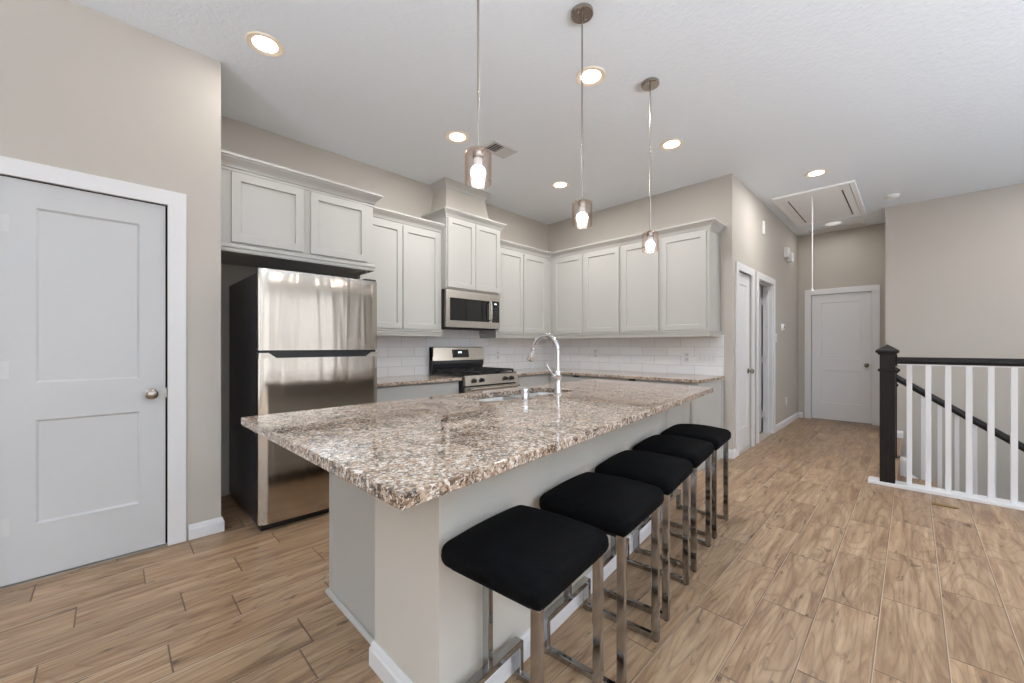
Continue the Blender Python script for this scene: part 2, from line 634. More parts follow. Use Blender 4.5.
def add_tube(bm, pts, r, seg=12):
    """round tube along 3-D points; r a number or one per point"""
    pts = [Vector(p) for p in pts]
    rs = r if isinstance(r, (list, tuple)) else [r] * len(pts)
    up = None
    rings = []
    for i, p in enumerate(pts):
        d = (pts[min(i + 1, len(pts) - 1)] - pts[max(i - 1, 0)]).normalized()
        if up is None:
            up = Vector((0, 0, 1)) if abs(d.z) < 0.9 else Vector((1, 0, 0))
        a = d.cross(up).normalized()
        up = a.cross(d).normalized()
        rings.append([bm.verts.new(p + (a * math.cos(2 * PI * k / seg) + up * math.sin(2 * PI * k / seg)) * rs[i]) for k in range(seg)])
    fs = []
    for A, B in zip(rings[:-1], rings[1:]):
        for k in range(seg):
            fs.append(bm.faces.new([A[k], A[(k + 1) % seg], B[(k + 1) % seg], B[k]]))
    fs.append(bm.faces.new(rings[0]))
    fs.append(bm.faces.new(list(reversed(rings[-1]))))
    bmesh.ops.recalc_face_normals(bm, faces=fs)
    return bm


def tube(*a, **k):
    return add_tube(bmnew(), *a, **k)


def obj(name, bm, mat, parent=None, loc=None, smooth=False, bevel=0.0, seg=2):
    """link one mesh object; vertices are given in world coordinates"""
    me = bpy.data.meshes.new(name)
    mat_p = MW[parent.name] if parent else Matrix.Translation(loc or (0, 0, 0))
    bm.transform(mat_p.inverted())
    bm.normal_update()
    bm.to_mesh(me)
    bm.free()
    me.materials.append(M[mat])
    o = bpy.data.objects.new(name, me)
    COL.objects.link(o)
    if parent:
        o.parent = parent
    elif loc:
        o.location = loc
    MW[o.name] = mat_p
    if smooth:
        for p in me.polygons:
            p.use_smooth = True
        me.set_sharp_from_angle(angle=math.radians(38))
    if bevel:
        b = o.modifiers.new('bevel', 'BEVEL')
        b.width = bevel
        b.segments = seg
        b.limit_method = 'ANGLE'
        b.angle_limit = math.radians(40)
    return o


def tag(o, label, cat, group=None, kind=None):
    o['label'] = label
    o['category'] = cat
    if group:
        o['group'] = group
    if kind:
        o['kind'] = kind
    return o


def thing(name, label, cat, loc=(0, 0, 0), rz=0.0, group=None, kind=None):
    o = bpy.data.objects.new(name, None)
    o.empty_display_size = 0.1
    COL.objects.link(o)
    o.location = loc
    o.rotation_euler = (0, 0, rz)
    MW[o.name] = Matrix.Translation(loc) @ Matrix.Rotation(rz, 4, 'Z')
    return tag(o, label, cat, group, kind)


def struct(name, bm, mat, label, cat, **k):
    o = obj(name, bm, mat, **k)
    return tag(o, label, cat, kind='structure')


def dup(root, loc, rz, label):
    r = root.copy()
    COL.objects.link(r)
    r.location = loc
    r.rotation_euler = (0, 0, rz)
    r['label'] = label
    MW[r.name] = Matrix.Translation(loc) @ Matrix.Rotation(rz, 4, 'Z')
    for ch in root.children:
        c = ch.copy()
        COL.objects.link(c)
        c.parent = r
        for g in ch.children:
            d = g.copy()
            COL.objects.link(d)
            d.parent = c
    return r


def add_framed(bm, P, U, N, w, h, t, panels, r=0.008, slope=0.006):
    """a flat slab with recessed rectangular panels (u0, v0, u1, v1) stacked on one column"""
    P, U, N = Vector(P), Vector(U), Vector(N)
    Zv = Vector((0, 0, 1))

    def V(u, v, n):
        return bm.verts.new(P + U * u + Zv * v + N * n)

    def Q(a, b, c, d):
        fs.append(bm.faces.new([V(*a), V(*b), V(*c), V(*d)]))
    fs = []
    panels = sorted(panels, key=lambda q: q[1])
    u0, u1 = panels[0][0], panels[0][2]
    Q((0, 0, 0), (u0, 0, 0), (u0, h, 0), (0, h, 0))
    Q((u1, 0, 0), (w, 0, 0), (w, h, 0), (u1, h, 0))
    v = 0
    for (_, a, _, b) in panels:
        Q((u0, v, 0), (u1, v, 0), (u1, a, 0), (u0, a, 0))
        i = slope
        Q((u0, a, 0), (u1, a, 0), (u1 - i, a + i, -r), (u0 + i, a + i, -r))
        Q((u1, a, 0), (u1, b, 0), (u1 - i, b - i, -r), (u1 - i, a + i, -r))
        Q((u1, b, 0), (u0, b, 0), (u0 + i, b - i, -r), (u1 - i, b - i, -r))
        Q((u0, b, 0), (u0, a, 0), (u0 + i, a + i, -r), (u0 + i, b - i, -r))
        Q((u0 + i, a + i, -r), (u1 - i, a + i, -r), (u1 - i, b - i, -r), (u0 + i, b - i, -r))
        v = b
    Q((u0, v, 0), (u1, v, 0), (u1, h, 0), (u0, h, 0))
    Q((0, 0, 0), (0, h, 0), (0, h, -t), (0, 0, -t))
    Q((w, 0, -t), (w, h, -t), (w, h, 0), (w, 0, 0))
    Q((0, h, 0), (w, h, 0), (w, h, -t), (0, h, -t))
    Q((0, 0, -t), (w, 0, -t), (w, 0, 0), (0, 0, 0))
    Q((0, h, -t), (w, h, -t), (w, 0, -t), (0, 0, -t))
    bmesh.ops.remove_doubles(bm, verts=bm.verts[:], dist=1e-5)
    bmesh.ops.recalc_face_normals(bm, faces=bm.faces[:])
    return bm


def framed(*a, **k):
    return add_framed(bmnew(), *a, **k)


# ------------------------------------------------------------------ the room
FLOOR_OUT = rect(-4.1, -5.1, 8.4, 4.05)
STAIR = rect(4.83, -4.9, 7.30, 0.09)
struct('floor', prism(FLOOR_OUT, -0.2, 0.0, [STAIR]), 'floor', 'wood-look plank tile floor in warm brown', 'floor')
struct('ceiling', prism(FLOOR_OUT, CEIL, CEIL + 0.12), 'ceiling', 'white textured ceiling', 'ceiling')


def wall_y(name, y, x0, x1, holes, label, th=0.115, z0=0.0, z1=CEIL, mat='wall'):
    """wall with its room face at y, thickness towards +Y"""
    fn = lambda u, v, w: (u, y + w, v)
    hs = [rect(a, c, b, d) for a, b, c, d in holes]
    outer = rect(x0, z0, x1, z1)
    return struct(name, prism(outer, 0.0, th, hs, fn), mat, label, 'wall')


def wall_x(name, x, y0, y1, holes, label, th=0.115, z0=0.0, z1=CEIL, mat='wall'):
    fn = lambda u, v, w: (x + w, u, v)
    hs = [rect(a, c, b, d) for a, b, c, d in holes]
    return struct(name, prism(rect(y0, z0, y1, z1), 0.0, th, hs, fn), mat, label, 'wall')


Z00 = -0.001     # door openings reach the floor; keep hole edges off the outline
wall_y('wall_left', 3.17, -4.0, 0.50, [(-0.405, 0.240, 0.0005, 2.055)], 'beige wall around the white door at the left')
wall_x('wall_left_return', 0.385, 3.285, 3.9, [], 'short beige return wall beside the fridge')
wall_y('wall_back', 3.90, -4.1, 8.4, [], 'beige kitchen wall behind the fridge and range')
wall_x('wall_right', 4.675, 1.47, 3.9, [], 'beige kitchen wall behind the four-door wall cabinets')
wall_y('wall_hall', 1.355, 4.675, 8.29, [(4.862, 5.392, 0.0005, 2.045), (5.675, 6.43, 0.0005, 2.045)], 'beige hall wall with two white doorways')
wall_x('wall_hall_end', 8.17, 0.13, 1.355, [(0.425, 1.18, 0.0005, 2.045)], 'beige wall at the end of the hall')
wall_x('wall_stair', 7.28, -5.0, 0.25, [], 'tall beige wall across the stairwell', z0=-2.8)
wall_y('wall_stair_return', 0.135, 7.395, 8.17, [], 'beige return wall beside the hall end')
wall_y('wall_south', -5.0, -4.1, 7.4, WIN_S, 'beige living room wall with tall windows', th=-0.12)
wall_x('wall_west', -4.0, -5.0, 3.29, WIN_W, 'beige living room wall with wide windows', th=-0.12)
wall_x('wall_east', 8.29, -5.0, 4.0, [], 'outer wall beyond the hall')
# stairwell shell below the floor
wall_x('wall_stairwell_near', 4.70, -4.9, 0.09, [], 'beige stairwell wall under the railing', th=0.13, z0=-2.8, z1=-0.2)
wall_y('wall_stairwell_head', 0.09, 4.83, 7.28, [], 'beige stairwell wall below the hall floor', z0=-2.8, z1=-0.2)
wall_y('wall_stairwell_foot', -4.9, 4.7, 7.4, [], 'beige stairwell wall at its foot', th=-0.12, z0=-2.8, z1=-0.2)
struct('floor_lower', box(4.6, -5.0, -2.9, 7.5, 0.3, -2.8), 'floor', 'lower landing floor at the foot of the stairs', 'floor')


def window(name, P, U, N, w, h, label):
    """frame with one muntin cross; P lower-left on the room side"""
    P, U, N = Vector(P), Vector(U), Vector(N)
    root = thing(name, label, 'window', tuple(P), kind='structure')
    bm = bmnew()
    fn = lambda u, v, n: tuple(P + U * u + Vector((0, 0, v)) + N * n)
    add_prism(bm, rect(0, 0, w, h), -0.09, -0.04, [rect(0.05, 0.05, w - 0.05, h / 2 - 0.02), rect(0.05, h / 2 + 0.02, w - 0.05, h - 0.05)], fn)
    obj('window_frame', bm, 'white', root)
    obj('window_pane', prism(rect(0.05, 0.05, w - 0.05, h - 0.05), -0.07, -0.066, fn=fn), 'pane', root)
    obj('window_sill', prism(rect(-0.06, -0.03, w + 0.06, 0.0), -0.1, 0.03, fn=fn), 'white', root)


wi = 1
for a, b, c, d in WIN_S:
    window('window_%d' % wi, (a, -5.0, c), (1, 0, 0), (0, 1, 0), b - a, d - c, 'white framed living room window in the south wall')
    wi += 1
for a, b, c, d in WIN_W:
    window('window_%d' % wi, (-4.0, a, c), (0, 1, 0), (1, 0, 0), b - a, d - c, 'white framed living room window in the west wall')
    wi += 1

# baseboards (profile: out, z)
BB = [(0, 0), (0.016, 0), (0.016, 0.062), (0.012, 0.07), (0.010, 0.082), (0.004, 0.092), (0, 0.092)]


def baseboard(name, path, label):
    struct(name, sweep(path, BB), 'white', label, 'baseboard')


baseboard('baseboard_left', [(0.335, 3.17), (0.50, 3.17), (0.50, 3.90)], 'white baseboard wrapping the wall end beside the fridge')
baseboard('baseboard_left_far', [(-4.0, 3.17), (-0.50, 3.17)], 'white baseboard left of the pantry door')
baseboard('baseboard_hall_corner', [(4.675, 1.43), (4.675, 1.355), (4.775, 1.355)], 'short white baseboard wrapping the kitchen wall corner')
baseboard('baseboard_hall', [(6.515, 1.355), (8.17, 1.355), (8.17, 1.29)], 'white baseboard along the hall wall')
baseboard('baseboard_hall_end', [(8.17, 0.34), (8.17, 0.25), (7.28, 0.25), (7.28, 0.08)], 'white baseboard past the hall end door')


def casing_y(name, x0, x1, z1, y, w, label):
    """flat casing around an opening in a Y wall (room side towards -Y)"""
    bm = bmnew()
    fn = lambda u, v, n: (u, y - n, v)
    outer = [(x0 - w, 0), (x0, 0), (x0, z1), (x1, z1), (x1, 0), (x1 + w, 0), (x1 + w, z1 + w), (x0 - w, z1 + w)]
    add_prism(bm, outer, 0.0, 0.017, fn=fn)
    return struct(name, bm, 'white', label, 'door trim', bevel=0.004)


def casing_x(name, y0, y1, z1, x, w, label):
    bm = bmnew()
    fn = lambda u, v, n: (x - n, u, v)
    outer = [(y0 - w, 0), (y0, 0), (y0, z1), (y1, z1), (y1, 0), (y1 + w, 0), (y1 + w, z1 + w), (y0 - w, z1 + w)]
    add_prism(bm, outer, 0.0, 0.017, fn=fn)
    return struct(name, bm, 'white', label, 'door trim', bevel=0.004)


casing_y('trim_1', -0.405, 0.236, 2.045, 3.17, 0.088, 'white casing around the pantry door')
casing_y('trim_2', 4.862, 5.39, 2.035, 1.355, 0.085, 'white casing around the narrow hall closet door')
casing_y('trim_3', 5.678, 6.428, 2.035, 1.355, 0.085, 'white casing around the open hall doorway')
casing_x('trim_4', 0.43, 1.176, 2.035, 8.17, 0.09, 'white casing around the hall end door')


def jamb_y(name, x0, x1, z1, y, th, label):
    bm = bmnew()
    fn = lambda u, v, n: (u, y + n, v)
    t = 0.018
    add_prism(bm, [(x0, 0.0), (x0 + t, 0.0), (x0 + t, z1 - t), (x1 - t, z1 - t), (x1 - t, 0.0), (x1, 0.0), (x1, z1), (x0, z1)], 0.0, th, fn=fn)
    # door stop
    add_prism(bm, [(x0 + t, 0.0), (x0 + t + .01, 0.0), (x0 + t + .01, z1 - t - .01), (x1 - t - .01, z1 - t - .01), (x1 - t - .01, 0.0), (x1 - t, 0.0), (x1 - t, z1 - t), (x0 + t, z1 - t)],
              0.045, 0.075, fn=fn)
    return struct(name, bm, 'white', label, 'door jamb')


jamb_y('trim_5', 5.675, 6.43, 2.045, 1.356, 0.113, 'white jamb lining the open hall doorway')


def knob(root, P, N, mat='nickel'):
    """round door knob with rosette, pointing along N (axis X or Y, sign)"""
    P, N = Vector(P), Vector(N)
    ax = 'X' if abs(N.x) > 0.5 else 'Y'
    s = 1 if (N.x + N.y) > 0 else -1
    prof = [(0.0, -0.001), (0.031, -0.001), (0.031, 0.005), (0.024, 0.009), (0.012, 0.012), (0.010, 0.026), (0.014, 0.030), (0.024, 0.036), (0.028, 0.045),
            (0.027, 0.054), (0.020, 0.061), (0.010, 0.065), (0.0, 0.066)]
    obj('door_knob', lathe([(r, h * s) for r, h in prof], tuple(P), 24, ax), mat, root, smooth=True)


# pantry door, in wall_left
d1 = thing('door_1', 'white two-panel pantry door at the left edge', 'door', (-0.08, 3.178, 0), kind='structure')
obj('door_panel', framed((-0.395, 3.176, 0.012), (1, 0, 0), (0, -1, 0), 0.622, 2.028, 0.035,
                         [(0.118, 0.275, 0.508, 0.808), (0.118, 1.0, 0.508, 1.897)], r=0.008, slope=0.010), 'door', d1)
knob(d1, (0.165, 3.176, 0.918), (0, -1, 0))
obj('latch_plate', box(0.226, 3.172, 0.89, 0.233, 3.180, 0.95), 'nickel', d1)
for z in (1.81, 1.08, 0.30):
    bm = lathe([(0.0, -0.045), (0.007, -0.045), (0.007, 0.045), (0, 0.045)], (-0.400, 3.164, z), 10)
    add_box(bm, -0.398, 3.173, z - 0.044, -0.362, 3.1762, z + 0.044)
    obj('hinge', bm, 'vent', d1)
struct('gap_shade_1', box(-0.41, 3.215, 0.0, 0.245, 3.28, 2.06), 'rubber_and_shade', 'dark sheet painting the shade behind the pantry door', 'door trim')  # dark sheet puts the shade of the door gap into colour

# narrow closet door in the hall wall
d2 = thing('door_2', 'narrow white closet door next to the kitchen wall', 'door', (5.12, 1.37, 0), kind='structure')
obj('door_panel', framed((4.872, 1.372, 0.012), (1, 0, 0), (0, -1, 0), 0.51, 2.02, 0.035,
                         [(0.11, 0.25, 0.40, 0.79), (0.11, 0.98, 0.40, 1.89)], slope=0.010), 'white', d2)
knob(d2, (5.315, 1.372, 0.905), (0, -1, 0))
struct('gap_shade_2', box(4.86, 1.41, 0.0, 5.395, 1.46, 2.05), 'rubber_and_shade', 'dark sheet painting the shade behind the closet door', 'door trim')  # painted shade filling the gap round the closet door

# door standing open into the room off the hall
d3 = thing('door_3', 'white door standing open inside the hall doorway', 'door', (6.38, 1.85, 0), kind='structure')
obj('door_panel', framed((6.365, 2.215, 0.012), (0, -1, 0), (-1, 0, 0), 0.73, 2.02, 0.035,
                         [(0.115, 0.27, 0.615, 0.80), (0.115, 0.99, 0.615, 1.89)], slope=0.010), 'white', d3)
for z in (1.82, 1.02, 0.25):
    bm = lathe([(0.0, -0.045), (0.006, -0.045), (0.006, 0.045), (0, 0.045)], (6.404, 1.478, z), 10)
    add_box(bm, 6.404, 1.44, z - 0.044, 6.413, 1.478, z + 0.044)
    obj('hinge', bm, 'vent', d3)
knob(d3, (6.365, 2.15, 0.92), (-1, 0, 0))

# hall end door
d4 = thing('door_4', 'white two-panel door at the far end of the hall', 'door', (8.19, 0.8, 0), kind='structure')
obj('door_panel', framed((8.182, 1.172, 0.012), (0, -1, 0), (-1, 0, 0), 0.738, 2.02, 0.035,
                         [(0.12, 0.27, 0.615, 0.80), (0.12, 0.98, 0.615, 1.89)], slope=0.010), 'white', d4)
knob(d4, (8.182, 0.493, 0.905), (-1, 0, 0))
struct('gap_shade_3', box(8.225, 0.42, 0.0, 8.28, 1.185, 2.05), 'rubber_and_shade', 'dark sheet painting the shade behind the hall end door', 'door trim')  # dark backing stands in for shade round the end door

# backsplash tile
struct('wall_backsplash', box(1.50, 3.888, 0.87, 4.663, 3.90, 1.42), 'tile_x', 'white subway tile backsplash behind the range', 'backsplash')
struct('wall_backsplash_right', box(4.663, 1.437, 0.87, 4.675, 3.90, 1.32), 'tile_y', 'white subway tile backsplash under the four-door cabinets', 'backsplash')

# ------------------------------------------------------------------ island
ISL_Z = 0.893
ISLAND_WALL = [(0.70, 1.430), (0.70, 1.013), (2.80, 1.238), (2.80, 1.475), (0.78, 1.475), (0.78, 1.430)]
struct('wall_island', prism(ISLAND_WALL, 0.0, 0.858), 'islandwall', 'pale half wall of the island behind the stools', 'wall')
baseboard('baseboard_island', [(0.75, 1.430), (0.70, 1.430), (0.70, 1.013), (2.80, 1.238), (2.80, 1.475)], 'white baseboard around the island half wall')

ic = thing('island_cabinet', 'grey island base cabinet with plain end panel under the granite slab', 'cabinet', (1.8, 1.75, 0))
obj('carcass', box(0.772, 1.477, 0.10, 2.83, 1.995, 0.70), 'cab', ic)
obj('top_frame', prism(rect(0.772, 1.477, 2.83, 1.995), 0.70, 0.858, [rect(0.85, 1.56, 2.80, 1.97)]), 'cab', ic)
obj('end_panel', box(0.752, 1.432, 0.0, 0.772, 1.995, 0.858), 'cab', ic)
obj('end_stile', box(0.748, 1.980, 0.0, 0.772, 2.010, 0.858), 'cab', ic, bevel=0.003)
sh = [(0, 0), (0.014, 0), (0.013, 0.008), (0.008, 0.015), (0, 0.018)]
obj('shoe_moulding', sweep([(0.79, 2.012), (0.748, 2.012), (0.748, 1.448)], sh), 'cab', ic)
obj('toe_kick', box(0.79, 1.50, 0.0, 2.80, 1.93, 0.10), 'recessdark', ic)
xs = [0.79, 1.28, 1.77, 2.27, 2.82]
for a, b in zip(xs[:-1], xs[1:]):
    obj('door', framed((b - 0.01, 1.997 + 0.018, 0.13), (-1, 0, 0), (0, 1, 0), b - a - 0.02, 0.70, 0.018,
                       [(0.055, 0.055, b - a - 0.075, 0.645)], r=0.007, slope=0.003), 'cab', ic)

SINK = (1.47, 1.635, 2.27, 1.955)


def rrect(x0, y0, x1, y1, r=0.05, n=5):
    pts = []
    for cx, cy, a0 in ((x1 - r, y1 - r, 0), (x0 + r, y1 - r, 90), (x0 + r, y0 + r, 180), (x1 - r, y0 + r, 270)):
        for i in range(n + 1):
            a = math.radians(a0 + 90 * i / n)
            pts.append((cx + r * math.cos(a), cy + r * math.sin(a)))
    return pts


bm = prism([(0.420, 0.741), (3.12, 1.030), (3.20, 2.11), (0.393, 2.045)], 0.860, ISL_Z, [rrect(*SINK)])
tag(obj('island_countertop', bm, 'granite', loc=(1.8, 1.4, 0.860), bevel=0.003),
    'large tan and black speckled granite slab topping the island', 'countertop')

sk = thing('sink', 'double-bowl stainless steel sink set into the island granite', 'sink', (1.87, 1.80, 0.70))


def bowl(x0, y0, x1, y1, z0, z1, r=0.05):
    bm = bmnew()
    ou = rrect(x0, y0, x1, y1, r)
    inn = rrect(x0 + 0.02, y0 + 0.02, x1 - 0.02, y1 - 0.02, r)
    n = len(ou)
    top = [bm.verts.new((x, y, z1)) for x, y in ou]
    low = [bm.verts.new((x, y, z0 + 0.02)) for x, y in [(p[0] * .985 + .015 * (x0 + x1) / 2, p[1] * .985 + .015 * (y0 + y1) / 2) for p in ou]]
    bot = [bm.verts.new((x, y, z0)) for x, y in inn]
    for a, b in ((top, low), (low, bot)):
        for i in range(n):
            bm.faces.new([a[i], a[(i + 1) % n], b[(i + 1) % n], b[i]])
    bm.faces.new(bot)
    bmesh.ops.recalc_face_normals(bm, faces=bm.faces[:])
    bmesh.ops.reverse_faces(bm, faces=bm.faces[:])
    return bm


for (a, b) in ((1.475, 1.865), (1.885, 2.265)):
    o = obj('bowl', bowl(a, 1.640, b, 1.950, 0.735, 0.859), 'sinksteel', sk, smooth=True)
    sm = o.modifiers.new('sheet', 'SOLIDIFY')
    sm.thickness = 0.003
    sm.offset = 1
    obj('drain', lathe([(0.0, 0.0), (0.04, 0.0), (0.04, 0.004), (0.02, 0.003), (0.0, 0.003)], ((a + b) / 2, 1.80, 0.7355), 20), 'chrome', sk, smooth=True)
obj('divider', box(1.862, 1.66, 0.745, 1.888, 1.93, 0.850, bev=0.008), 'sinksteel', sk)

# faucet
FX, FY = 1.997, 1.585
fc = thing('faucet', 'tall chrome pull-down faucet arching over the island sink', 'faucet', (FX, FY, ISL_Z))
obj('body', lathe([(0.0, 0), (0.030, 0), (0.030, 0.004), (0.024, 0.010), (0.021, 0.05), (0.0185, 0.09), (0.019, 0.10), (0.022, 0.105), (0.022, 0.14), (0.018, 0.148), (0.014, 0.150), (0.0, 0.150)],
                  (FX, FY, ISL_Z), 28), 'chrome', fc, smooth=True)
pts = [(FX, FY, ISL_Z + 0.14), (FX, FY, 1.10), (FX, FY, 1.165)]
R = 0.105
for i in range(1, 15):
    a = PI - PI * i / 14 * 0.93
    pts.append((FX, FY + R + R * math.cos(a), 1.165 + R * math.sin(a)))
obj('spout', tube(pts, 0.0140, 16), 'chrome', fc, smooth=True)
e = Vector(pts[-1])
dr = (e - Vector(pts[-2])).normalized()
obj('spray_head', tube([e - dr * 0.002, e + dr * 0.006, e + dr * 0.012, e + dr * 0.035, e + dr * 0.085, e + dr * 0.092], [0.0125, 0.0165, 0.0155, 0.018, 0.026, 0.0235], 18), 'chrome', fc, smooth=True)
obj('spray_collar', tube([e + dr * 0.008, e + dr * 0.013], 0.0165, 18), 'nickel', fc, smooth=True)
obj('handle_hub', lathe([(0.0, -0.052), (0.012, -0.051), (0.017, -0.046), (0.018, -0.036), (0.016, -0.015), (0.018, 0.0), (0, 0)], (FX, FY, 1.013), 20, 'X'), 'chrome', fc, smooth=True)
obj('handle_lever', tube([(FX - 0.04, FY, 1.013), (FX - 0.055, FY + 0.006, 1.03), (FX - 0.092, FY + 0.016, 1.082), (FX - 0.096, FY + 0.017, 1.087)], [0.0085, 0.0085, 0.0065, 0.003], 12), 'chrome', fc, smooth=True)

# soap dispenser / air gap cap
tag(obj('soap_dispenser', lathe([(0.0, 0.0), (0.026, 0.0), (0.026, 0.003), (0.0205, 0.006), (0.0205, 0.066), (0.018, 0.070), (0.0, 0.0705)], (1.640, 1.535, ISL_Z), 28), 'chrome',
        loc=(1.640, 1.535, ISL_Z), smooth=True), 'short chrome cylinder cap on the island granite beside the faucet', 'faucet cap')


# ------------------------------------------------------------------ bar stools
def cushion(w0, w1, y0, y1, z0, z1, bulge, n=30):
    """soft square seat: rounded box, crowned top, slightly drawn in at the underside"""
    bm = bmnew()
    bmesh.ops.create_cube(bm, size=2.0)
    bmesh.ops.subdivide_edges(bm, edges=bm.edges[:], cuts=n, use_grid_fill=True)
    cx, cy = (w0 + w1) / 2, (y0 + y1) / 2
    hx, hy, hz = (w1 - w0) / 2, (y1 - y0) / 2, (z1 - z0) / 2
    r = 0.034
    rnd = random.Random(11)
    for v in bm.verts:
        x, y, z = v.co.x * hx, v.co.y * hy, v.co.z * hz
        rr = r if z > 0 else 0.028
        ix, iy, iz = max(-hx + rr, min(hx - rr, x)), max(-hy + rr, min(hy - rr, y)), max(-hz + rr, min(hz - rr, z))
        d = Vector((x - ix, y - iy, z - iz))
        if d.length > 1e-9:
            d = d.normalized() * rr
        p = Vector((ix, iy, iz)) + d
        u, w = p.x / hx, p.y / hy
        if p.z > 0:
            p.z += bulge * max(0.0, (1 - u * u)) ** 0.8 * max(0.0, (1 - w * w)) ** 0.8 * min(1.0, p.z / (hz * 0.6))
        t = (p.z + hz) / (2 * hz)
        f = 1.0 - 0.030 * max(0.0, 1 - t * 1.4)
        # gathered pleats of the stretch cover around the skirt
        side = max(abs(u), abs(w))
        if side > 0.9 and t < 0.8:
            s = math.atan2(p.y, p.x)
            f += 0.006 * math.sin(s * 46 + 2 * math.sin(s * 9)) * (0.8 - t) * min(1, (side - 0.9) * 10)
        v.co = (cx + p.x * f, cy + p.y * f, (z0 + z1) / 2 + p.z)
    return bm


def bar(bm, x0, y0, z0, x1, y1, z1):
    add_box(bm, x0, y0, z0, x1, y1, z1, bev=0.0025, seg=2)


def make_stool(label):
    t = thing('bar_stool', label, 'stool', (0, 0, 0), 0, 'bar stools along the island')
    obj('seat', cushion(-0.200, 0.200, -0.222, 0.150, 0.550, 0.622, 0.036), 'fabric', t, smooth=True)
    obj('seat_base', box(-0.165, -0.165, 0.538, 0.165, 0.12, 0.552), 'rubber_and_shade', t)
    for s in (-1, 1):
        bm = bmnew()
        bar(bm, s * 0.166 - 0.010, -0.203, 0.003, s * 0.166 + 0.010, -0.173, 0.553)
        obj('leg', bm, 'stoolmetal', t)
    bm = bmnew()
    bar(bm, -0.011, 0.111, 0.142, 0.011, 0.139, 0.553)
    obj('leg', bm, 'stoolmetal', t)
    for s in (-1, 1):
        bm = bmnew()
        bar(bm, s * 0.166 - 0.010, -0.174, 0.003, s * 0.166 + 0.010, 0.140, 0.028)
        obj('floor_runner', bm, 'stoolmetal', t)
    # raised footrest with its two turned-down ends
    fn = lambda u, v, w: (u, w, v)
    bm = bmnew()
    o_, i_ = 0.176, 0.156
    prof = [(-o_, 0.026), (-i_, 0.026), (-i_, 0.123), (i_, 0.123), (i_, 0.026), (o_, 0.026), (o_, 0.135), (o_ - 0.003, 0.142), (o_ - 0.010, 0.145),
            (-o_ + 0.010, 0.145), (-o_ + 0.003, 0.142), (-o_, 0.135)]
    add_prism(bm, prof, 0.109, 0.141, fn=fn)
    obj('footrest', bm, 'stoolmetal', t, bevel=0.002)
    for s in (-1, 1):
        for yy in (-0.188, 0.125):
            obj('foot_pad', lathe([(0, 0), (0.009, 0), (0.009, 0.0035), (0, 0.0035)], (s * 0.166, yy, 0.0), 10), 'black', t)
    return t


ROT = math.radians(6.6)
STOOLS = [(0.888, 0.862), (1.380, 0.908), (1.856, 0.970), (2.338, 1.030), (2.806, 1.077)]
ORD = ['bar stool nearest the camera, black cushion, at the free end of the row',
       'second bar stool from the camera, black cushion and chrome legs',
       'middle one of the five black cushioned bar stools',
       'fourth bar stool from the camera, next to the farthest one',
       'farthest black bar stool, at the far end of the island beside the base cabinet']
st0 = make_stool(ORD[0])
for i, (x, y) in enumerate(STOOLS):
    if i == 0:
        st0.location = (x, y, 0)
        st0.rotation_euler = (0, 0, ROT)
    else:
        dup(st0, (x, y, 0), ROT + math.radians((0, -0.6, 0.8, 0.2, -0.8)[i]), ORD[i])

# ------------------------------------------------------------------ wall cabinets
CR = [(0.0, 0.0), (0.007, 0.0), (0.007, 0.016), (0.014, 0.020), (0.016, 0.030), (0.024, 0.046), (0.040, 0.064), (0.050, 0.074), (0.052, 0.082), (0.060, 0.085), (0.060, 0.102), (0.0, 0.102)]


def crown(z, s=1.0):
    return [(o * s, z + h * s) for o, h in CR]


def cab_door(root, P, U, N, w, h):
    s = min(0.055, w * 0.17)
    obj('door', framed(P, U, N, w, h, 0.019, [(s, s, w - s, h - s)], r=0.011, slope=0.003), 'cab', root, bevel=0.0015)


def rail_prof(z0, z1):
    return [(0, z0), (0.004, z0), (0.006, z0 + 0.018), (0.010, z0 + 0.03), (0.010, z0 + 0.044), (0.016, z0 + 0.05), (0.016, z1), (0, z1)]


# above the fridge
Yf = 3.28
a = thing('overfridge_cabinet', 'short wide two-door grey wall cabinet above the fridge', 'cabinet', (1.045, 3.6, 1.84))
obj('carcass', box(0.502, Yf, 1.86, 1.588, 3.898, 2.42), 'cab', a)
obj('side_panel', box(1.572, Yf + 0.1, 1.84, 1.590, 3.898, 1.86), 'cab', a)
cab_door(a, (0.573, Yf - 0.019, 1.912), (1, 0, 0), (0, -1, 0), 0.456, 0.476)
cab_door(a, (1.080, Yf - 0.019, 1.912), (1, 0, 0), (0, -1, 0), 0.455, 0.476)
obj('crown_moulding', sweep([(0.502, Yf), (1.588, Yf), (1.588, 3.575)], crown(2.396)), 'cab', a)
obj('bottom_rail', sweep([(0.502, Yf), (1.588, Yf), (1.588, 3.575)], [(0, 1.842), (0.006, 1.842), (0.010, 1.852), (0.010, 1.868), (0.016, 1.874), (0.016, 1.892), (0.004, 1.90), (0, 1.90)]), 'cab', a)

# between fridge and microwave
Yu = 3.58
a = thing('wall_cabinet', 'tall two-door grey wall cabinet between the fridge and microwave', 'cabinet', (2.06, 3.74, 1.30))
obj('carcass', box(1.592, Yu, 1.36, 2.505, 3.898, 2.42), 'cab', a)
cab_door(a, (1.60, Yu - 0.019, 1.372), (1, 0, 0), (0, -1, 0), 0.432, 1.02)
cab_door(a, (2.040, Yu - 0.019, 1.372), (1, 0, 0), (0, -1, 0), 0.432, 1.02)
obj('crown_moulding', sweep([(1.592, Yu), (2.505, Yu)], crown(2.396)), 'cab', a)
obj('light_rail', sweep([(1.592, Yu), (2.500, Yu), (2.500, 3.88)], rail_prof(1.300, 1.366)), 'cab', a)

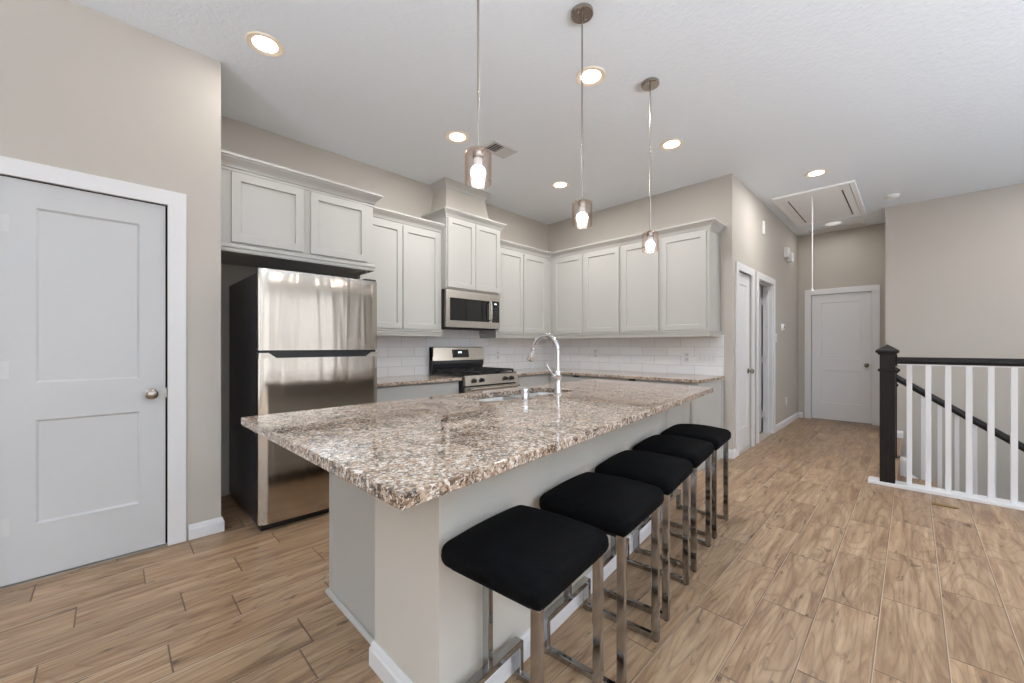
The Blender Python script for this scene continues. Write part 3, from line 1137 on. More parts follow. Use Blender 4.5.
# over the microwave
Yh = 3.50
a = thing('hood_cabinet', 'raised two-door grey wall cabinet directly above the microwave', 'cabinet', (2.915, 3.7, 1.815))
obj('carcass', box(2.508, Yh, 1.815, 3.298, 3.898, 2.62), 'cab', a)
cab_door(a, (2.524, Yh - 0.019, 1.832), (1, 0, 0), (0, -1, 0), 0.376, 0.745)
cab_door(a, (2.909, Yh - 0.019, 1.832), (1, 0, 0), (0, -1, 0), 0.372, 0.745)
obj('crown_moulding', sweep([(2.508, 3.898), (2.508, Yh), (3.298, Yh), (3.298, 3.898)], crown(2.570, 0.9)), 'cab', a)

# tapered vent chase between that cabinet and the ceiling
a = thing('vent_chimney', 'tapered box with crown moulding between the microwave cabinet and ceiling', 'vent cover', (2.88, 3.75, 2.62))
bm = bmnew()
bz, tz = 2.622, 2.96
b4 = [(2.555, 3.57), (3.215, 3.57), (3.215, 3.898), (2.555, 3.898)]
t4 = [(2.622, 3.655), (3.18, 3.655), (3.18, 3.898), (2.622, 3.898)]
vb = [bm.verts.new((x, y, bz)) for x, y in b4]
vt = [bm.verts.new((x, y, tz)) for x, y in t4]
bm.faces.new(list(reversed(vb)))
bm.faces.new(vt)
for i in range(4):
    bm.faces.new([vb[i], vb[(i + 1) % 4], vt[(i + 1) % 4], vt[i]])
obj('chase', bm, 'wall', a)
obj('corner_bead', tube([(3.215, 3.57, bz), (3.18, 3.655, tz)], 0.006, 8), 'cab', a)
obj('crown_moulding', sweep([(2.622, 3.898), (2.622, 3.655), (3.18, 3.655), (3.18, 3.898)], [(o * 0.95, 2.940 + h) for o, h in CR[:-2]] + [(0.06, CEIL - 0.002), (0, CEIL - 0.002)]), 'cab', a)

# right of the microwave, into the corner
a = thing('wall_cabinet', 'two-door grey corner wall cabinet just right of the microwave', 'cabinet', (3.85, 3.74, 1.30))
obj('carcass', box(3.305, Yu, 1.36, 4.661, 3.898, 2.42), 'cab', a)
cab_door(a, (3.325, Yu - 0.019, 1.372), (1, 0, 0), (0, -1, 0), 0.445, 1.02)
cab_door(a, (3.785, Yu - 0.019, 1.372), (1, 0, 0), (0, -1, 0), 0.445, 1.02)
obj('crown_moulding', sweep([(3.305, Yu), (4.345, Yu)], crown(2.396)), 'cab', a)
obj('light_rail', sweep([(3.305, 3.88), (3.305, Yu), (4.335, Yu)], rail_prof(1.300, 1.366)), 'cab', a)

# right wall
Xr = 4.35


def right_cab(y1, y0, doors, label, ends):
    a = thing('wall_cabinet', label, 'cabinet', (4.53, (y0 + y1) / 2, 1.30))
    obj('carcass', box(Xr, y0, 1.36, 4.661, y1, 2.42), 'cab', a)
    for q1, q0 in doors:
        cab_door(a, (Xr - 0.019, q1, 1.372), (0, -1, 0), (-1, 0, 0), q1 - q0, 1.02)
    path = [(Xr, y1), (Xr, y0)] + ([(4.673, y0)] if ends else [])
    obj('crown_moulding', sweep(path, crown(2.396)), 'cab', a)
    obj('light_rail', sweep(path, rail_prof(1.300, 1.366)), 'cab', a)


right_cab(3.578, 2.487, [(3.515, 3.045), (3.000, 2.508)], 'two-door grey wall cabinet in the corner on the right kitchen wall', False)
right_cab(2.485, 1.472, [(2.466, 2.015), (1.975, 1.502)], 'two-door grey wall cabinet nearest the hallway', True)

# ------------------------------------------------------------------ base cabinets and worktops
CT = 0.878
a = thing('base_cabinet', 'grey base cabinet between the fridge and range', 'cabinet', (2.0, 3.6, 0))
obj('carcass', box(1.50, 3.30, 0.10, 2.525, 3.886, 0.847), 'cab', a)
obj('toe_kick', box(1.52, 3.37, 0.0, 2.525, 3.86, 0.10), 'recessdark', a)
obj('drawer', box(1.52, 3.281, 0.66, 2.50, 3.30, 0.835, bev=0.002), 'cab', a)
cab_door(a, (1.52, 3.281, 0.12), (1, 0, 0), (0, -1, 0), 0.48, 0.52)
cab_door(a, (2.02, 3.281, 0.12), (1, 0, 0), (0, -1, 0), 0.48, 0.52)
tag(obj('countertop', prism(rect(1.492, 3.25, 2.532, 3.887), 0.848, CT), 'granite', loc=(2.0, 3.57, 0.848), bevel=0.003), 'short granite countertop between the fridge and range', 'countertop')

Xb = 3.97
a = thing('base_cabinet', 'grey base cabinet right of the range', 'cabinet', (3.64, 3.6, 0))
obj('carcass', box(3.315, 3.30, 0.10, Xb, 3.886, 0.847), 'cab', a)
obj('toe_kick', box(3.315, 3.37, 0.0, Xb, 3.86, 0.10), 'recessdark', a)
obj('drawer', box(3.33, 3.281, 0.66, Xb - 0.06, 3.30, 0.835, bev=0.002), 'cab', a)
cab_door(a, (3.33, 3.281, 0.12), (1, 0, 0), (0, -1, 0), Xb - 3.40, 0.52)

a = thing('base_cabinet', 'long grey base cabinet run along the right kitchen wall with tall end panel', 'cabinet', (4.3, 2.4, 0))
obj('carcass', box(Xb, 1.445, 0.10, 4.661, 3.296, 0.847), 'cab', a)
obj('end_panel', box(Xb - 0.005, 1.440, 0.0, 4.661, 1.458, 0.847), 'cab', a)
obj('end_stile', box(Xb - 0.022, 1.438, 0.0, Xb - 0.002, 1.50, 0.847), 'cab', a, bevel=0.002)
obj('wall_stile', box(4.60, 1.434, 0.0, 4.661, 1.442, 0.847), 'cab', a, bevel=0.001)
obj('toe_kick', box(Xb + 0.07, 1.46, 0.0, 4.66, 3.86, 0.10), 'recessdark', a)
ys = [3.25, 2.66, 2.10, 1.515]
for q1, q0 in zip(ys[:-1], ys[1:]):
    w = q1 - q0 - 0.012
    obj('drawer', box(Xb - 0.019, q0 + 0.006, 0.70, Xb, q1 - 0.006, 0.825, bev=0.002), 'cab', a)
    cab_door(a, (Xb - 0.019, q1 - 0.006, 0.12), (0, -1, 0), (-1, 0, 0), w, 0.56)
for yy in (2.86, 2.13):
    obj('counter_clip', box(Xb - 0.024, yy - 0.035, 0.828, Xb, yy + 0.035, 0.846), 'blackcase', a)
tag(obj('countertop', prism([(3.308, 3.25), (3.93, 3.25), (3.93, 1.425), (4.662, 1.425), (4.662, 3.887), (3.308, 3.887)], 0.848, CT), 'granite', loc=(4.2, 3.0, 0.848), bevel=0.003),
    'L-shaped granite countertop running round the kitchen corner', 'countertop')

# ------------------------------------------------------------------ refrigerator
fx0, fx1 = 0.660, 1.462
fr = thing('refrigerator', 'stainless top-freezer refrigerator with dark sides under the short cabinet', 'refrigerator', (1.08, 3.4, 0))
obj('case', box(fx0 + 0.004, 3.012, 0.03, fx1 - 0.004, 3.87, 1.682, bev=0.008), 'blackcase', fr)


def fridge_door(z0, z1):
    n = 28
    pl = []
    for i in range(n + 1):
        u = i / n
        x = fx0 + (fx1 - fx0) * u
        e = min(u, 1 - u) * (fx1 - fx0)
        y = 2.934 - 0.012 * (1 - (2 * u - 1) ** 2)
        if e < 0.018:
            y += 0.018 - math.sqrt(max(0, 0.018 ** 2 - (0.018 - e) ** 2))
        pl.append((x, y))
    pl += [(fx1, 2.995), (fx0, 2.995)]
    return prism(pl, z0, z1)


obj('freezer_door', fridge_door(1.172, 1.698), 'fridge', fr, smooth=True)
bm = fridge_door(0.052, 1.122)
obj('fridge_door', bm, 'fridge', fr, smooth=True)
for xa, xb, sx in ((fx0, fx0 + 0.10, 1), (fx1 - 0.10, fx1, -1)):
    # raised shoulders of the lower door on both sides of the pocket handle
    pts = [(xa, 1.122), (xb, 1.122), (xb - 0.045, 1.155), (xa, 1.155)] if sx > 0 else [(xa, 1.122), (xb, 1.122), (xb, 1.155), (xa + 0.045, 1.155)]
    obj('door_shoulder', prism(pts, 0.0, 0.058, fn=lambda u, v, w: (u, 2.937 + w, v)), 'fridge', fr)
obj('pocket_handle', box(fx0 + 0.012, 2.95, 1.118, fx1 - 0.012, 3.01, 1.176), 'black', fr)
obj('door_gasket', box(fx0 + 0.012, 2.996, 0.06, fx1 - 0.012, 3.012, 1.69), 'rubber_and_shade', fr)
obj('kick_plate', box(fx0 + 0.02, 2.97, 0.004, fx1 - 0.02, 3.05, 0.05), 'black', fr)
obj('hinge_cap', box(fx1 - 0.10, 2.945, 1.70, fx1 - 0.01, 3.05, 1.714, bev=0.004), 'blackcase', fr)
for x in (fx0 + 0.06, fx1 - 0.06):
    obj('foot', lathe([(0, 0), (0.02, 0), (0.02, 0.035), (0, 0.035)], (x, 3.70, 0), 12), 'black', fr)

# ------------------------------------------------------------------ range
rx0, rx1 = 2.540, 3.300
rg = thing('range', 'stainless gas range with black grates between the granite countertops', 'stove', (2.92, 3.55, 0))
obj('body', box(rx0, 3.245, 0.02, rx1, 3.86, 0.885), 'blackcase', rg)
obj('cooktop', box(rx0, 3.225, 0.885, rx1, 3.80, 0.905, bev=0.004), 'black', rg)
fnx = lambda u, v, w: (w, u, v)
obj('control_panel', prism([(3.195, 0.79), (3.25, 0.79), (3.25, 0.895), (3.215, 0.895)], rx0, rx1, fn=fnx), 'steel', rg, bevel=0.003)
for kx in (2.647, 2.751, 3.096, 3.190):
    kk = obj('knob', lathe([(0, 0.0), (0.024, 0.0), (0.024, -0.006), (0.020, -0.010), (0.018, -0.030), (0.015, -0.034), (0, -0.034)], (kx, 3.204, 0.842), 20, 'Y'), 'black', rg, smooth=True)
    obj('grip', box(kx - 0.004, 3.162, 0.824, kx + 0.004, 3.176, 0.860, bev=0.002), 'blackcase', kk)
od = obj('oven_door', box(rx0 + 0.004, 3.205, 0.20, rx1 - 0.004, 3.245, 0.775, bev=0.006), 'steel', rg)
obj('oven_window', box(rx0 + 0.12, 3.202, 0.33, rx1 - 0.12, 3.206, 0.62), 'blackglass', od)
bm = tube([(rx0 + 0.03, 3.155, 0.757), (rx1 - 0.03, 3.155, 0.757)], 0.013, 14)
for x in (rx0 + 0.06, rx1 - 0.06):
    add_box(bm, x - 0.012, 3.155, 0.748, x + 0.012, 3.21, 0.766)
obj('oven_handle', bm, 'steel', od, smooth=True)
obj('storage_drawer', box(rx0 + 0.004, 3.210, 0.04, rx1 - 0.004, 3.245, 0.19, bev=0.006), 'steel', rg)
bgd = obj('backguard', prism([(3.79, 1.030), (3.862, 1.030), (3.862, 1.186), (3.83, 1.19), (3.822, 1.184)], rx0, rx1, fn=fnx), 'steel', rg, bevel=0.003)
obj('display_panel', prism([(3.793, 1.066), (3.812, 1.066), (3.830, 1.158), (3.8122, 1.158)], 2.82, 3.06, fn=fnx), 'blackglass', bgd)
bm = bmnew()
# 7-segment style clock digits: two short bars and dots glowing on the display
for dx in (2.905, 2.917, 2.934, 2.946):
    add_prism(bm, [(3.8020, 1.116), (3.8055, 1.116), (3.8095, 1.134), (3.8060, 1.134)], dx, dx + 0.006, fn=fnx)
obj('clock_digits', bm, 'digit', bgd)
obj('lower_backguard', prism([(3.83, 0.905), (3.862, 0.905), (3.862, 1.030), (3.806, 1.030), (3.80, 1.00)], rx0 + 0.003, rx1 - 0.003, fn=fnx), 'blackcase', rg)
obj('side_trim', box(rx0, 3.80, 0.885, rx0 + 0.012, 3.864, 1.186), 'black', rg)
for gx0, gx1 in ((rx0 + 0.02, 2.79), (2.80, 3.04), (3.05, rx1 - 0.02)):
    bm = bmnew()
    for y in (3.26, 3.78):
        add_box(bm, gx0, y - 0.007, 0.918, gx1, y + 0.007, 0.938, bev=0.003)
    for x in (gx0 + 0.007, gx1 - 0.007, (gx0 + gx1) / 2):
        add_box(bm, x - 0.007, 3.26, 0.920, x + 0.007, 3.78, 0.940, bev=0.003)
    for y in (3.39, 3.52, 3.65):
        add_box(bm, gx0, y - 0.006, 0.922, gx1, y + 0.006, 0.938, bev=0.003)
    for x in (gx0 + 0.007, gx1 - 0.007):
        for y in (3.262, 3.52, 3.778):
            add_box(bm, x - 0.007, y - 0.009, 0.904, x + 0.007, y + 0.009, 0.922)
    obj('grate', bm, 'iron', rg)
for bx, by in ((2.66, 3.39), (2.66, 3.65), (3.17, 3.39), (3.17, 3.65), (2.92, 3.52)):
    obj('burner', lathe([(0, 0), (0.045, 0), (0.045, 0.008), (0.032, 0.010), (0.030, 0.016), (0, 0.017)], (bx, by, 0.903), 20), 'iron', rg, smooth=True)
for x in (rx0 + 0.06, rx1 - 0.06):
    obj('foot', lathe([(0, 0), (0.018, 0), (0.018, 0.022), (0, 0.022)], (x, 3.35, 0), 12), 'black', rg)

# ------------------------------------------------------------------ microwave
mw = thing('microwave', 'stainless over-the-range microwave hung under the hood cabinet', 'microwave', (2.915, 3.7, 1.40))
mx0, mx1 = 2.512, 3.294
obj('case', box(mx0, 3.535, 1.402, mx1, 3.886, 1.812), 'black', mw)
fny = lambda u, v, w: (u, w, v)
wz0, wz1 = 1.478, 1.722
dd = obj('door', prism(rect(mx0, 1.404, 3.145, 1.810), 3.50, 3.535, [rect(2.562, wz0, 3.125, wz1)], fn=fny), 'steel', mw, bevel=0.002)
obj('door_window', box(2.562, 3.508, wz0, 3.125, 3.53, wz1), 'blackglass', dd)
cp = obj('control_frame', prism(rect(3.147, 1.404, mx1, 1.810), 3.50, 3.535, [rect(3.168, wz0, 3.284, wz1 + 0.006)], fn=fny), 'steel', mw, bevel=0.002)
obj('keypad', box(3.168, 3.506, wz0, 3.284, 3.53, wz1 + 0.006), 'blackglass', cp)
bm = bmnew()
for r_ in range(5):
    for c_ in range(3):
        add_box(bm, 3.186 + c_ * 0.028, 3.5045, 1.500 + r_ * 0.033, 3.204 + c_ * 0.028, 3.507, 1.514 + r_ * 0.033)
obj('keys', bm, 'blackcase', cp)
obj('clock_digits', box(3.215, 3.5045, 1.690, 3.240, 3.507, 1.702), 'digit', cp)
bm = tube([(3.128, 3.502, 1.495), (3.128, 3.468, 1.505), (3.128, 3.462, 1.53), (3.128, 3.462, 1.68), (3.128, 3.468, 1.705), (3.128, 3.502, 1.715)], 0.0095, 12)
obj('handle', bm, 'steel', dd, smooth=True)
obj('vent_grille', box(mx0 + 0.03, 3.56, 1.394, mx1 - 0.03, 3.86, 1.403), 'rubber_and_shade', mw)


# ------------------------------------------------------------------ pendants
def make_pendant(label):
    t = thing('pendant_lamp', label, 'pendant lamp', (0, 0, 0), 0, 'glass pendants over the island')
    obj('canopy', lathe([(0.0, CEIL - 0.024), (0.055, CEIL - 0.024), (0.060, CEIL - 0.020), (0.060, CEIL - 0.001), (0, CEIL - 0.001)], (0, 0, 0), 36), 'nickel', t, smooth=True)
    for s in (-1, 1):
        obj('screw', lathe([(0, 0), (0.004, 0.0), (0.005, 0.003), (0, 0.0035)], (s * 0.033, -s * 0.012, CEIL - 0.027), 10), 'chrome', t)
    obj('rod', lathe([(0, 2.015), (0.0048, 2.015), (0.0048, CEIL - 0.02), (0, CEIL - 0.02)], (0, 0, 0), 12), 'nickel', t, smooth=True)
    obj('cap', lathe([(0, 1.990), (0.021, 1.990), (0.022, 1.995), (0.020, 2.001), (0.010, 2.004), (0.008, 2.018), (0, 2.018)], (0, 0, 0), 24), 'nickel', t, smooth=True)
    obj('socket', lathe([(0, 1.964), (0.021, 1.964), (0.0225, 1.968), (0.0225, 1.990), (0, 1.990)], (0, 0, 0), 24), 'nickel', t, smooth=True)
    ro, ri = 0.0545, 0.051
    obj('glass_shade', lathe([(0.020, 1.9915), (0.047, 1.9915), (0.0525, 1.989), (ro, 1.983), (ro, 1.866), (0.0530, 1.860), (0.0515, 1.859), (ri - 0.001, 1.864), (ri, 1.982), (0.046, 1.9875), (0.020, 1.9875), (0.020, 1.9915)],
                             (0, 0, 0), 40), 'glass', t, smooth=True)
    b = obj('bulb', lathe([(0, 1.875)] + [(0.0305 * math.sin(a), 1.9055 - 0.0305 * math.cos(a)) for a in [PI * i / 14 for i in range(1, 12)]] + [(0.0, 1.927)], (0, 0, 0), 28), 'bulb', t, smooth=True)
    obj('bulb_base', lathe([(0, 1.926), (0.0200, 1.927), (0.0170, 1.942), (0.0165, 1.965), (0, 1.965)], (0, 0, 0), 20), 'plastic', b, smooth=True)
    return t


PEND = [(1.055, 1.250, 'glass cylinder pendant lamp nearest the camera, rod running out of the picture top'),
        (1.830, 1.284, 'middle one of the three glass pendant lamps over the island'),
        (2.660, 1.294, 'farthest glass pendant lamp, in front of the right-hand cabinets')]
p0 = make_pendant(PEND[0][2])
for i, (x, y, l) in enumerate(PEND):
    if i == 0:
        p0.location = (x, y, 0)
    else:
        dup(p0, (x, y, 0), 0.3 * i, l)

# ------------------------------------------------------------------ ceiling fixtures
def make_can(label):
    t = thing('recessed_light', label, 'ceiling light', (0, 0, CEIL), 0, 'recessed ceiling lights')
    obj('trim_ring', lathe([(0.066, 2.0 * 0), (0.070, -0.003), (0.096, -0.007), (0.101, -0.004), (0.101, 0.0), (0.066, 0.0)], (0, 0, CEIL), 40), 'cantrim', t, smooth=True)
    obj('lens', lathe([(0, -0.001), (0.067, -0.001), (0.067, -0.0025), (0.0, -0.004)], (0, 0, CEIL), 32), 'lens', t, smooth=True)
    return t


c0 = None
for x, y, l in CAN_SPOTS:
    if c0 is None:
        c0 = make_can(l)
        c0.location = (x, y, CEIL)
    else:
        dup(c0, (x, y, CEIL), 0, l)
for i, (x, y) in enumerate(CAN_HIDDEN):
    dup(c0, (x, y, CEIL), 0, 'added unseen ceiling light over the living area behind the camera' if i else 'added unseen ceiling light over the stairwell')
for (x, y), can_w in zip([(q[0], q[1]) for q in CAN_SPOTS] + CAN_HIDDEN, CAN_POWERS + [20.0] + [CAN_POWER_LIVING] * (len(CAN_HIDDEN) - 1)):
    ld = bpy.data.lights.new('downlight', 'AREA')
    ld.shape = 'DISK'
    ld.size = 0.13
    ld.energy = can_w
    ld.color = CAN_COLOR
    lo = bpy.data.objects.new('downlight', ld)
    lo.location = (x, y, CEIL - 0.008)
    COL.objects.link(lo)

# supply vent by the vent chimney
v = thing('ceiling_vent', 'small square metal ceiling vent near the microwave cabinet', 'vent', (2.56, 2.73, CEIL), 0)
vx0, vy0, vx1, vy1 = 2.41, 2.63, 2.71, 2.83
obj('frame', prism(rect(vx0, vy0, vx1, vy1), CEIL - 0.010, CEIL, [rect(vx0 + 0.03, vy0 + 0.03, vx1 - 0.03, vy1 - 0.03)]), 'vent', v, bevel=0.003)
obj('duct_shade', box(vx0 + 0.03, vy0 + 0.03, CEIL - 0.003, vx1 - 0.03, vy1 - 0.03, CEIL - 0.001), 'recessdark', v)  # thin dark sheet standing in for the shaded opening
n = 8
for i in range(n):
    x = vx0 + 0.042 + (vx1 - vx0 - 0.084) * i / (n - 1)
    s = -1 if i < n / 2 else 1
    bm = prism([(x - 0.011, CEIL - 0.004), (x - 0.009, CEIL - 0.003), (x + 0.011, CEIL - 0.012), (x + 0.009, CEIL - 0.013)] if s > 0 else
               [(x + 0.011, CEIL - 0.004), (x + 0.009, CEIL - 0.003), (x - 0.011, CEIL - 0.012), (x - 0.009, CEIL - 0.013)],
               vy0 + 0.03, vy1 - 0.03, fn=lambda u, vv, w: (u, w, vv))
    obj('slat', bm, 'vent', v)

# return grille in the hall
v = thing('return_grille', 'long white return air grille on the hall ceiling behind the hatch', 'vent', (8.03, 0.83, CEIL), 0)
vx0, vy0, vx1, vy1 = 7.84, 0.50, 8.15, 1.17
obj('frame', prism(rect(vx0, vy0, vx1, vy1), CEIL - 0.012, CEIL, [rect(vx0 + 0.035, vy0 + 0.035, vx1 - 0.035, vy1 - 0.035)]), 'vent', v, bevel=0.003)
obj('duct_shade', box(vx0 + 0.035, vy0 + 0.035, CEIL - 0.003, vx1 - 0.035, vy1 - 0.035, CEIL - 0.001), 'recessdark', v)  # dark sheet painting the shade above the slats
for i in range(9):
    x = vx0 + 0.05 + (vx1 - vx0 - 0.10) * i / 8
    obj('slat', prism([(x - 0.010, CEIL - 0.003), (x - 0.008, CEIL - 0.002), (x + 0.012, CEIL - 0.011), (x + 0.010, CEIL - 0.012)], vy0 + 0.035, vy1 - 0.035, fn=lambda u, vv, w: (u, w, vv)), 'vent', v)

# attic hatch
h = thing('attic_hatch', 'white pull-down attic hatch in the hall ceiling with a hanging cord', 'hatch', (6.6, 0.84, CEIL), 0)
hx0, hy0, hx1, hy1 = 5.81, 0.447, 7.39, 1.236
obj('frame', prism(rect(hx0, hy0, hx1, hy1), CEIL - 0.022, CEIL, [rect(hx0 + 0.05, hy0 + 0.05, hx1 - 0.05, hy1 - 0.05)]), 'hatchwhite', h, bevel=0.004)
obj('hatch_panel', box(hx0 + 0.053, hy0 + 0.053, CEIL - 0.018, hx1 - 0.053, hy1 - 0.053, CEIL - 0.001), 'hatchwhite', h)
for y in (hy0 + 0.13, hy1 - 0.13):
    obj('seam', box(hx0 + 0.22, y - 0.006, CEIL - 0.0195, hx1 - 0.15, y + 0.006, CEIL - 0.0175), 'recessdark', h)
cd = obj('pull_cord', tube([(6.08, 0.865, CEIL - 0.014), (6.08, 0.865, 2.4), (6.08, 0.865, 1.90)], 0.005, 8), 'cord', h)
obj('cord_knob', lathe([(0, 0), (0.010, 0.002), (0.013, 0.012), (0.008, 0.030), (0, 0.032)], (6.08, 0.865, 1.873), 14), 'plastic', cd, smooth=True)

# round devices
s_ = thing('smoke_detector', 'round white smoke detector on the ceiling above the stair wall corner', 'smoke detector', (6.74, 0.17, CEIL))
obj('base', lathe([(0, 0), (0.075, 0.0), (0.075, -0.012), (0, -0.012)], (6.74, 0.17, CEIL), 32), 'plastic', s_, smooth=True)
obj('cover', lathe([(0, -0.012), (0.064, -0.012), (0.060, -0.030), (0.045, -0.042), (0.0, -0.045)], (6.74, 0.17, CEIL), 32), 'plastic', s_, smooth=True)
t = thing('ceiling_disc', 'flat round white disc with added glow on the hall ceiling between hatch and grille', 'ceiling light', (7.62, 0.83, CEIL))
obj('rim', lathe([(0, 0), (0.115, 0.0), (0.115, -0.006), (0.102, -0.012), (0, -0.012)], (7.62, 0.83, CEIL), 36), 'plastic', t, smooth=True)
obj('glowing_face', lathe([(0, -0.012), (0.098, -0.012), (0.092, -0.016), (0, -0.017)], (7.62, 0.83, CEIL), 36), 'discglow', t, smooth=True)
ld = bpy.data.lights.new('hall_disc_fill', 'AREA')  # lamp added under the disc to brighten the hall end
ld.shape = 'DISK'
ld.size = 0.19
ld.energy = 3.5
ld.color = CAN_COLOR
lo = bpy.data.objects.new('hall_disc_fill', ld)
lo.location = (7.62, 0.83, CEIL - 0.02)
COL.objects.link(lo)


# ------------------------------------------------------------------ wall plates
def plate_y(name, x, z, w, hgt, y, label, cat):
    t = thing(name, label, cat, (x, y, z))
    obj('plate', box(x - w / 2, y - 0.006, z - hgt / 2, x + w / 2, y, z + hgt / 2, bev=0.002), 'plastic', t)
    return t


t = plate_y('light_switch', 6.586, 1.318, 0.115, 0.118, 1.355, 'white light switch plate beside the open hall doorway', 'light switch')
for dx in (-0.023, 0.023):
    obj('rocker', box(6.586 + dx - 0.016, 1.345, 1.285, 6.586 + dx + 0.016, 1.350, 1.351, bev=0.002), 'white', t)
t = plate_y('wall_outlet', 7.248, 0.36, 0.075, 0.118, 1.355, 'white wall outlet low on the hall wall', 'outlet')
for dz in (-0.026, 0.026):
    obj('socket', box(7.231, 1.3465, 0.36 + dz - 0.016, 7.265, 1.350, 0.36 + dz + 0.016, bev=0.001), 'vent', t)
t = plate_y('thermostat', 6.983, 1.48, 0.115, 0.10, 1.355, 'small white thermostat on the hall wall', 'thermostat')
obj('body', lathe([(0, 0.0), (0.042, 0.0), (0.042, -0.022), (0.036, -0.026), (0, -0.026)], (6.983, 1.349, 1.48), 28, 'Y'), 'plastic', t, smooth=True)
obj('screen', lathe([(0, 0.0), (0.022, 0.0), (0.022, -0.001), (0, -0.001)], (6.983, 1.323, 1.48), 20, 'Y'), 'blackcase', t)
t = thing('door_chime', 'white double alarm box high on the hall wall', 'alarm', (7.248, 1.355, 2.58))
obj('body', box(7.10, 1.305, 2.53, 7.27, 1.355, 2.68, bev=0.008), 'plastic', t)
obj('horn', box(7.29, 1.285, 2.49, 7.43, 1.355, 2.63, bev=0.008), 'plastic', t)
obj('lens', box(7.14, 1.302, 2.55, 7.23, 1.306, 2.58), 'vent', t)
tag(obj('wall_sensor', box(5.87, 1.330, 2.63, 5.925, 1.355, 2.80, bev=0.006), 'plastic', loc=(5.9, 1.355, 2.63)), 'small upright white sensor high on the wall above the hall doorways', 'sensor')


def plate_x(name, y, z, w, hgt, label, cat):
    x = 4.663
    t = thing(name, label, cat, (x, y, z))
    obj('plate', box(x - 0.006, y - w / 2, z - hgt / 2, x, y + w / 2, z + hgt / 2, bev=0.002), 'plastic', t)
    return t


t = plate_x('switch_plate', 1.605, 1.072, 0.23, 0.118, 'wide four-gang white switch plate on the tile near the hallway', 'light switch')
for i in range(4):
    y = 1.605 + (i - 1.5) * 0.046
    obj('rocker', box(4.653, y - 0.016, 1.039, 4.6575, y + 0.016, 1.105, bev=0.0015), 'white', t)
for y, lab in ((1.825, 'white outlet on the tile beside the wide switch plate'), (3.05, 'white outlet on the tile behind the faucet')):
    t = plate_x('wall_outlet', y, 1.072 if y < 2 else 1.10, 0.075, 0.118, lab, 'outlet')
    z = 1.072 if y < 2 else 1.10
    for dz in (-0.026, 0.026):
        obj('socket', box(4.6555, y - 0.017, z + dz - 0.017, 4.6575, y + 0.017, z + dz + 0.017, bev=0.0006), 'vent', t)
# outlet on the back wall behind the range's right side
t = thing('wall_outlet', 'white outlet on the back wall tile right of the range', 'outlet', (3.62, 3.888, 1.08))
obj('plate', box(3.583, 3.882, 1.021, 3.657, 3.888, 1.139, bev=0.002), 'plastic', t)
for dz in (-0.026, 0.026):
    obj('socket', box(3.603, 3.8805, 1.08 + dz - 0.017, 3.637, 3.8825, 1.08 + dz + 0.017, bev=0.0006), 'vent', t)

# ------------------------------------------------------------------ stairs and railings
struct('trim_9', box(4.690, -4.9, 0.0, 4.835, 0.275, 0.028), 'white', 'white base board under the stair railing', 'trim', bevel=0.004)


def newel(name, cx, cy, z0, h, w, label):
    t = thing(name, label, 'newel post', (cx, cy, z0))
    k = w / 2
    obj('post', box(cx - k, cy - k, z0, cx + k, cy + k, z0 + h - 0.075, bev=0.003), 'espresso', t)
    zc = z0 + h - 0.235
    obj('collar', prism(rect(cx - k - 0.012, cy - k - 0.012, cx + k + 0.012, cy + k + 0.012), zc, zc + 0.022), 'espresso', t, bevel=0.007)
    bm = bmnew()
    e = 0.026
    add_box(bm, cx - k - e, cy - k - e, z0 + h - 0.075, cx + k + e, cy + k + e, z0 + h - 0.048, bev=0.008)
    add_box(bm, cx - k - 0.012, cy - k - 0.012, z0 + h - 0.090, cx + k + 0.012, cy + k + 0.012, z0 + h - 0.075, bev=0.003)
    q = k + e - 0.008
    ap = bm.verts.new((cx, cy, z0 + h))
    cs = [bm.verts.new((cx + sx * q, cy + sy * q, z0 + h - 0.047)) for sx, sy in ((-1, -1), (1, -1), (1, 1), (-1, 1))]
    for i in range(4):
        bm.faces.new([cs[i], cs[(i + 1) % 4], ap])
    bm.faces.new(list(reversed(cs)))
    obj('cap', bm, 'espresso', t)
    return t


newel('newel_post', 4.752, 0.150, 0.028, 1.187, 0.098, 'tall dark wood newel post at the start of the stair railing')
newel('newel_post', 6.005, 0.160, 0.0, 1.00, 0.09, 'dark newel post half hidden behind the front newel')


def hand_prof():
    # (out, z) about the rail centre
    return [(-0.022, 0.0), (0.022, 0.0), (0.022, 0.012), (0.031, 0.020), (0.031, 0.040), (0.022, 0.053), (0.008, 0.058), (-0.008, 0.058), (-0.022, 0.053), (-0.031, 0.040), (-0.031, 0.020), (-0.022, 0.012)]


rl = thing('stair_railing', 'stair railing with level dark handrail and white square balusters', 'railing', (4.762, -1.2, 0.028))
RX = 4.765
obj('handrail', sweep([(RX, 0.10), (RX, -3.6)], [(o, z + 1.048) for o, z in hand_prof()]), 'espresso', rl, smooth=True)
obj('rosette', lathe([(0, 0.0), (0.05, 0.0), (0.05, -0.010), (0.042, -0.014), (0, -0.014)], (RX, 0.101, 1.076), 28, 'Y'), 'espresso', rl, smooth=True)
obj('rail_fillet', box(RX - 0.018, -3.6, 1.038, RX + 0.018, 0.10, 1.049), 'white', rl)
y = 0.016
while y > -3.5:
    obj('baluster', box(RX - 0.017, y - 0.017, 0.028, RX + 0.017, y + 0.017, 1.040, bev=0.002), 'white', rl)
    y -= 0.111

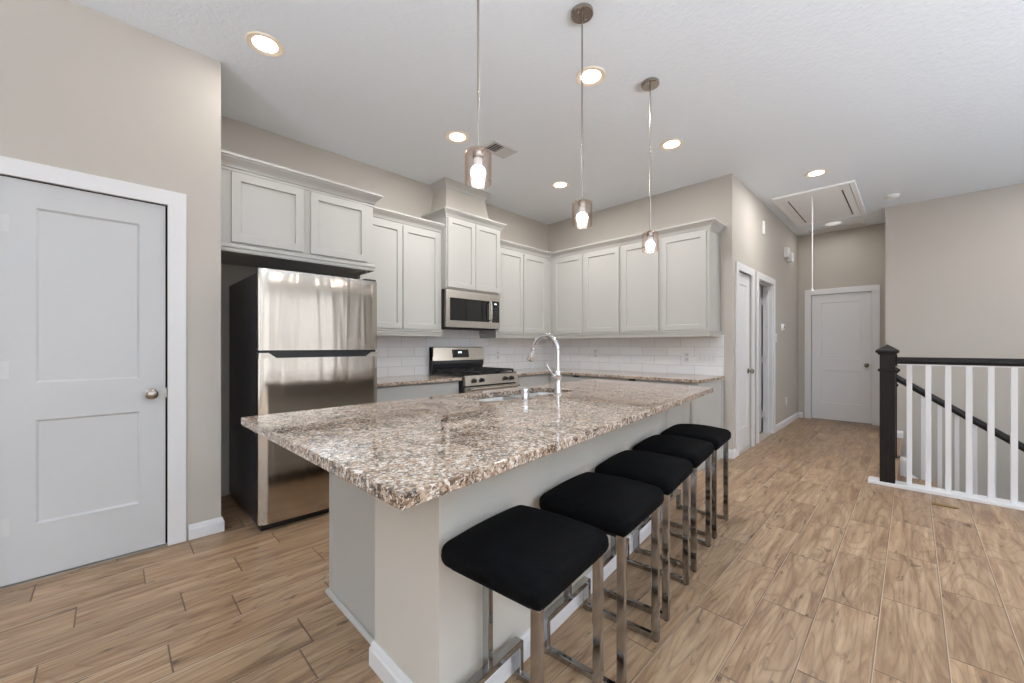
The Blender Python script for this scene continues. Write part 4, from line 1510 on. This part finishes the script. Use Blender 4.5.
# stairs going down along -Y
bm = bmnew()
rise, run = 0.185, 0.262
for i in range(1, 15):
    y1 = 0.09 - run * (i - 1)
    add_box(bm, 4.838, y1 - run, -rise * i - 0.20, 5.935, y1, -rise * i)
struct('stairs', bm, 'floor', 'wood-look stair treads going down beside the railing', 'stairs')
SL = rise / run
gx = 6.0
fng = lambda u, v, w: (w, u, v)
yE = -3.3
zst = -0.105
struct('trim_10', prism([(0.09, -0.30), (0.09, -0.155), (0.03, -0.155), (yE, -0.155 - SL * (0.03 - yE)), (yE, -0.36 - SL * (0.03 - yE)), (0.03, -0.36)], 5.94, 6.06, fn=fng), 'white',
       'white sloping stringer of the far stair guard', 'stringer')
struct('trim_11', box(5.945, 0.035, -0.20, 6.06, 0.205, 0.0), 'white', 'white block below the far newel post', 'trim', bevel=0.003)
g = thing('stair_guard', 'sloping dark handrail with white balusters on the far side of the stairs', 'railing', (gx, -1.2, -0.6))
pz = lambda yy: 0.850 + SL * (yy - 0.11)
bm = bmnew()
r0 = [bm.verts.new((gx + o * 1.2, 0.115, pz(0.115) - 0.038 + z * 1.35)) for o, z in hand_prof()]
r1 = [bm.verts.new((gx + o * 1.2, yE, pz(yE) - 0.038 + z * 1.35)) for o, z in hand_prof()]
k = len(r0)
for i in range(k):
    bm.faces.new([r0[i], r0[(i + 1) % k], r1[(i + 1) % k], r1[i]])
bm.faces.new(r0)
bm.faces.new(list(reversed(r1)))
bmesh.ops.recalc_face_normals(bm, faces=bm.faces[:])
obj('handrail', bm, 'espresso', g, smooth=True)
y = -0.083
while y > yE + 0.1:
    zb = -0.157 - SL * (0.03 - y) - 0.012
    zt = pz(y) - 0.02
    bm = bmnew()
    hw = 0.016
    vs = []
    for sx, sy in ((-1, -1), (1, -1), (1, 1), (-1, 1)):
        vs.append((bm.verts.new((gx + sx * hw, y + sy * hw, zb - 0.0)), bm.verts.new((gx + sx * hw, y + sy * hw, zt + SL * sy * hw))))
    for i in range(4):
        a_, b_ = vs[i], vs[(i + 1) % 4]
        bm.faces.new([a_[0], b_[0], b_[1], a_[1]])
    bm.faces.new([q[0] for q in reversed(vs)])
    bm.faces.new([q[1] for q in vs])
    bmesh.ops.recalc_face_normals(bm, faces=bm.faces[:])
    obj('baluster', bm, 'white', g)
    y -= 0.118

# brass cover strip in the floor
tag(obj('floor_plate', box(4.388, -0.238, 0.0, 4.432, -0.105, 0.006, bev=0.002), 'brass', loc=(4.41, -0.17, 0)), 'small brass plate set in the floor near the railing', 'floor plate')
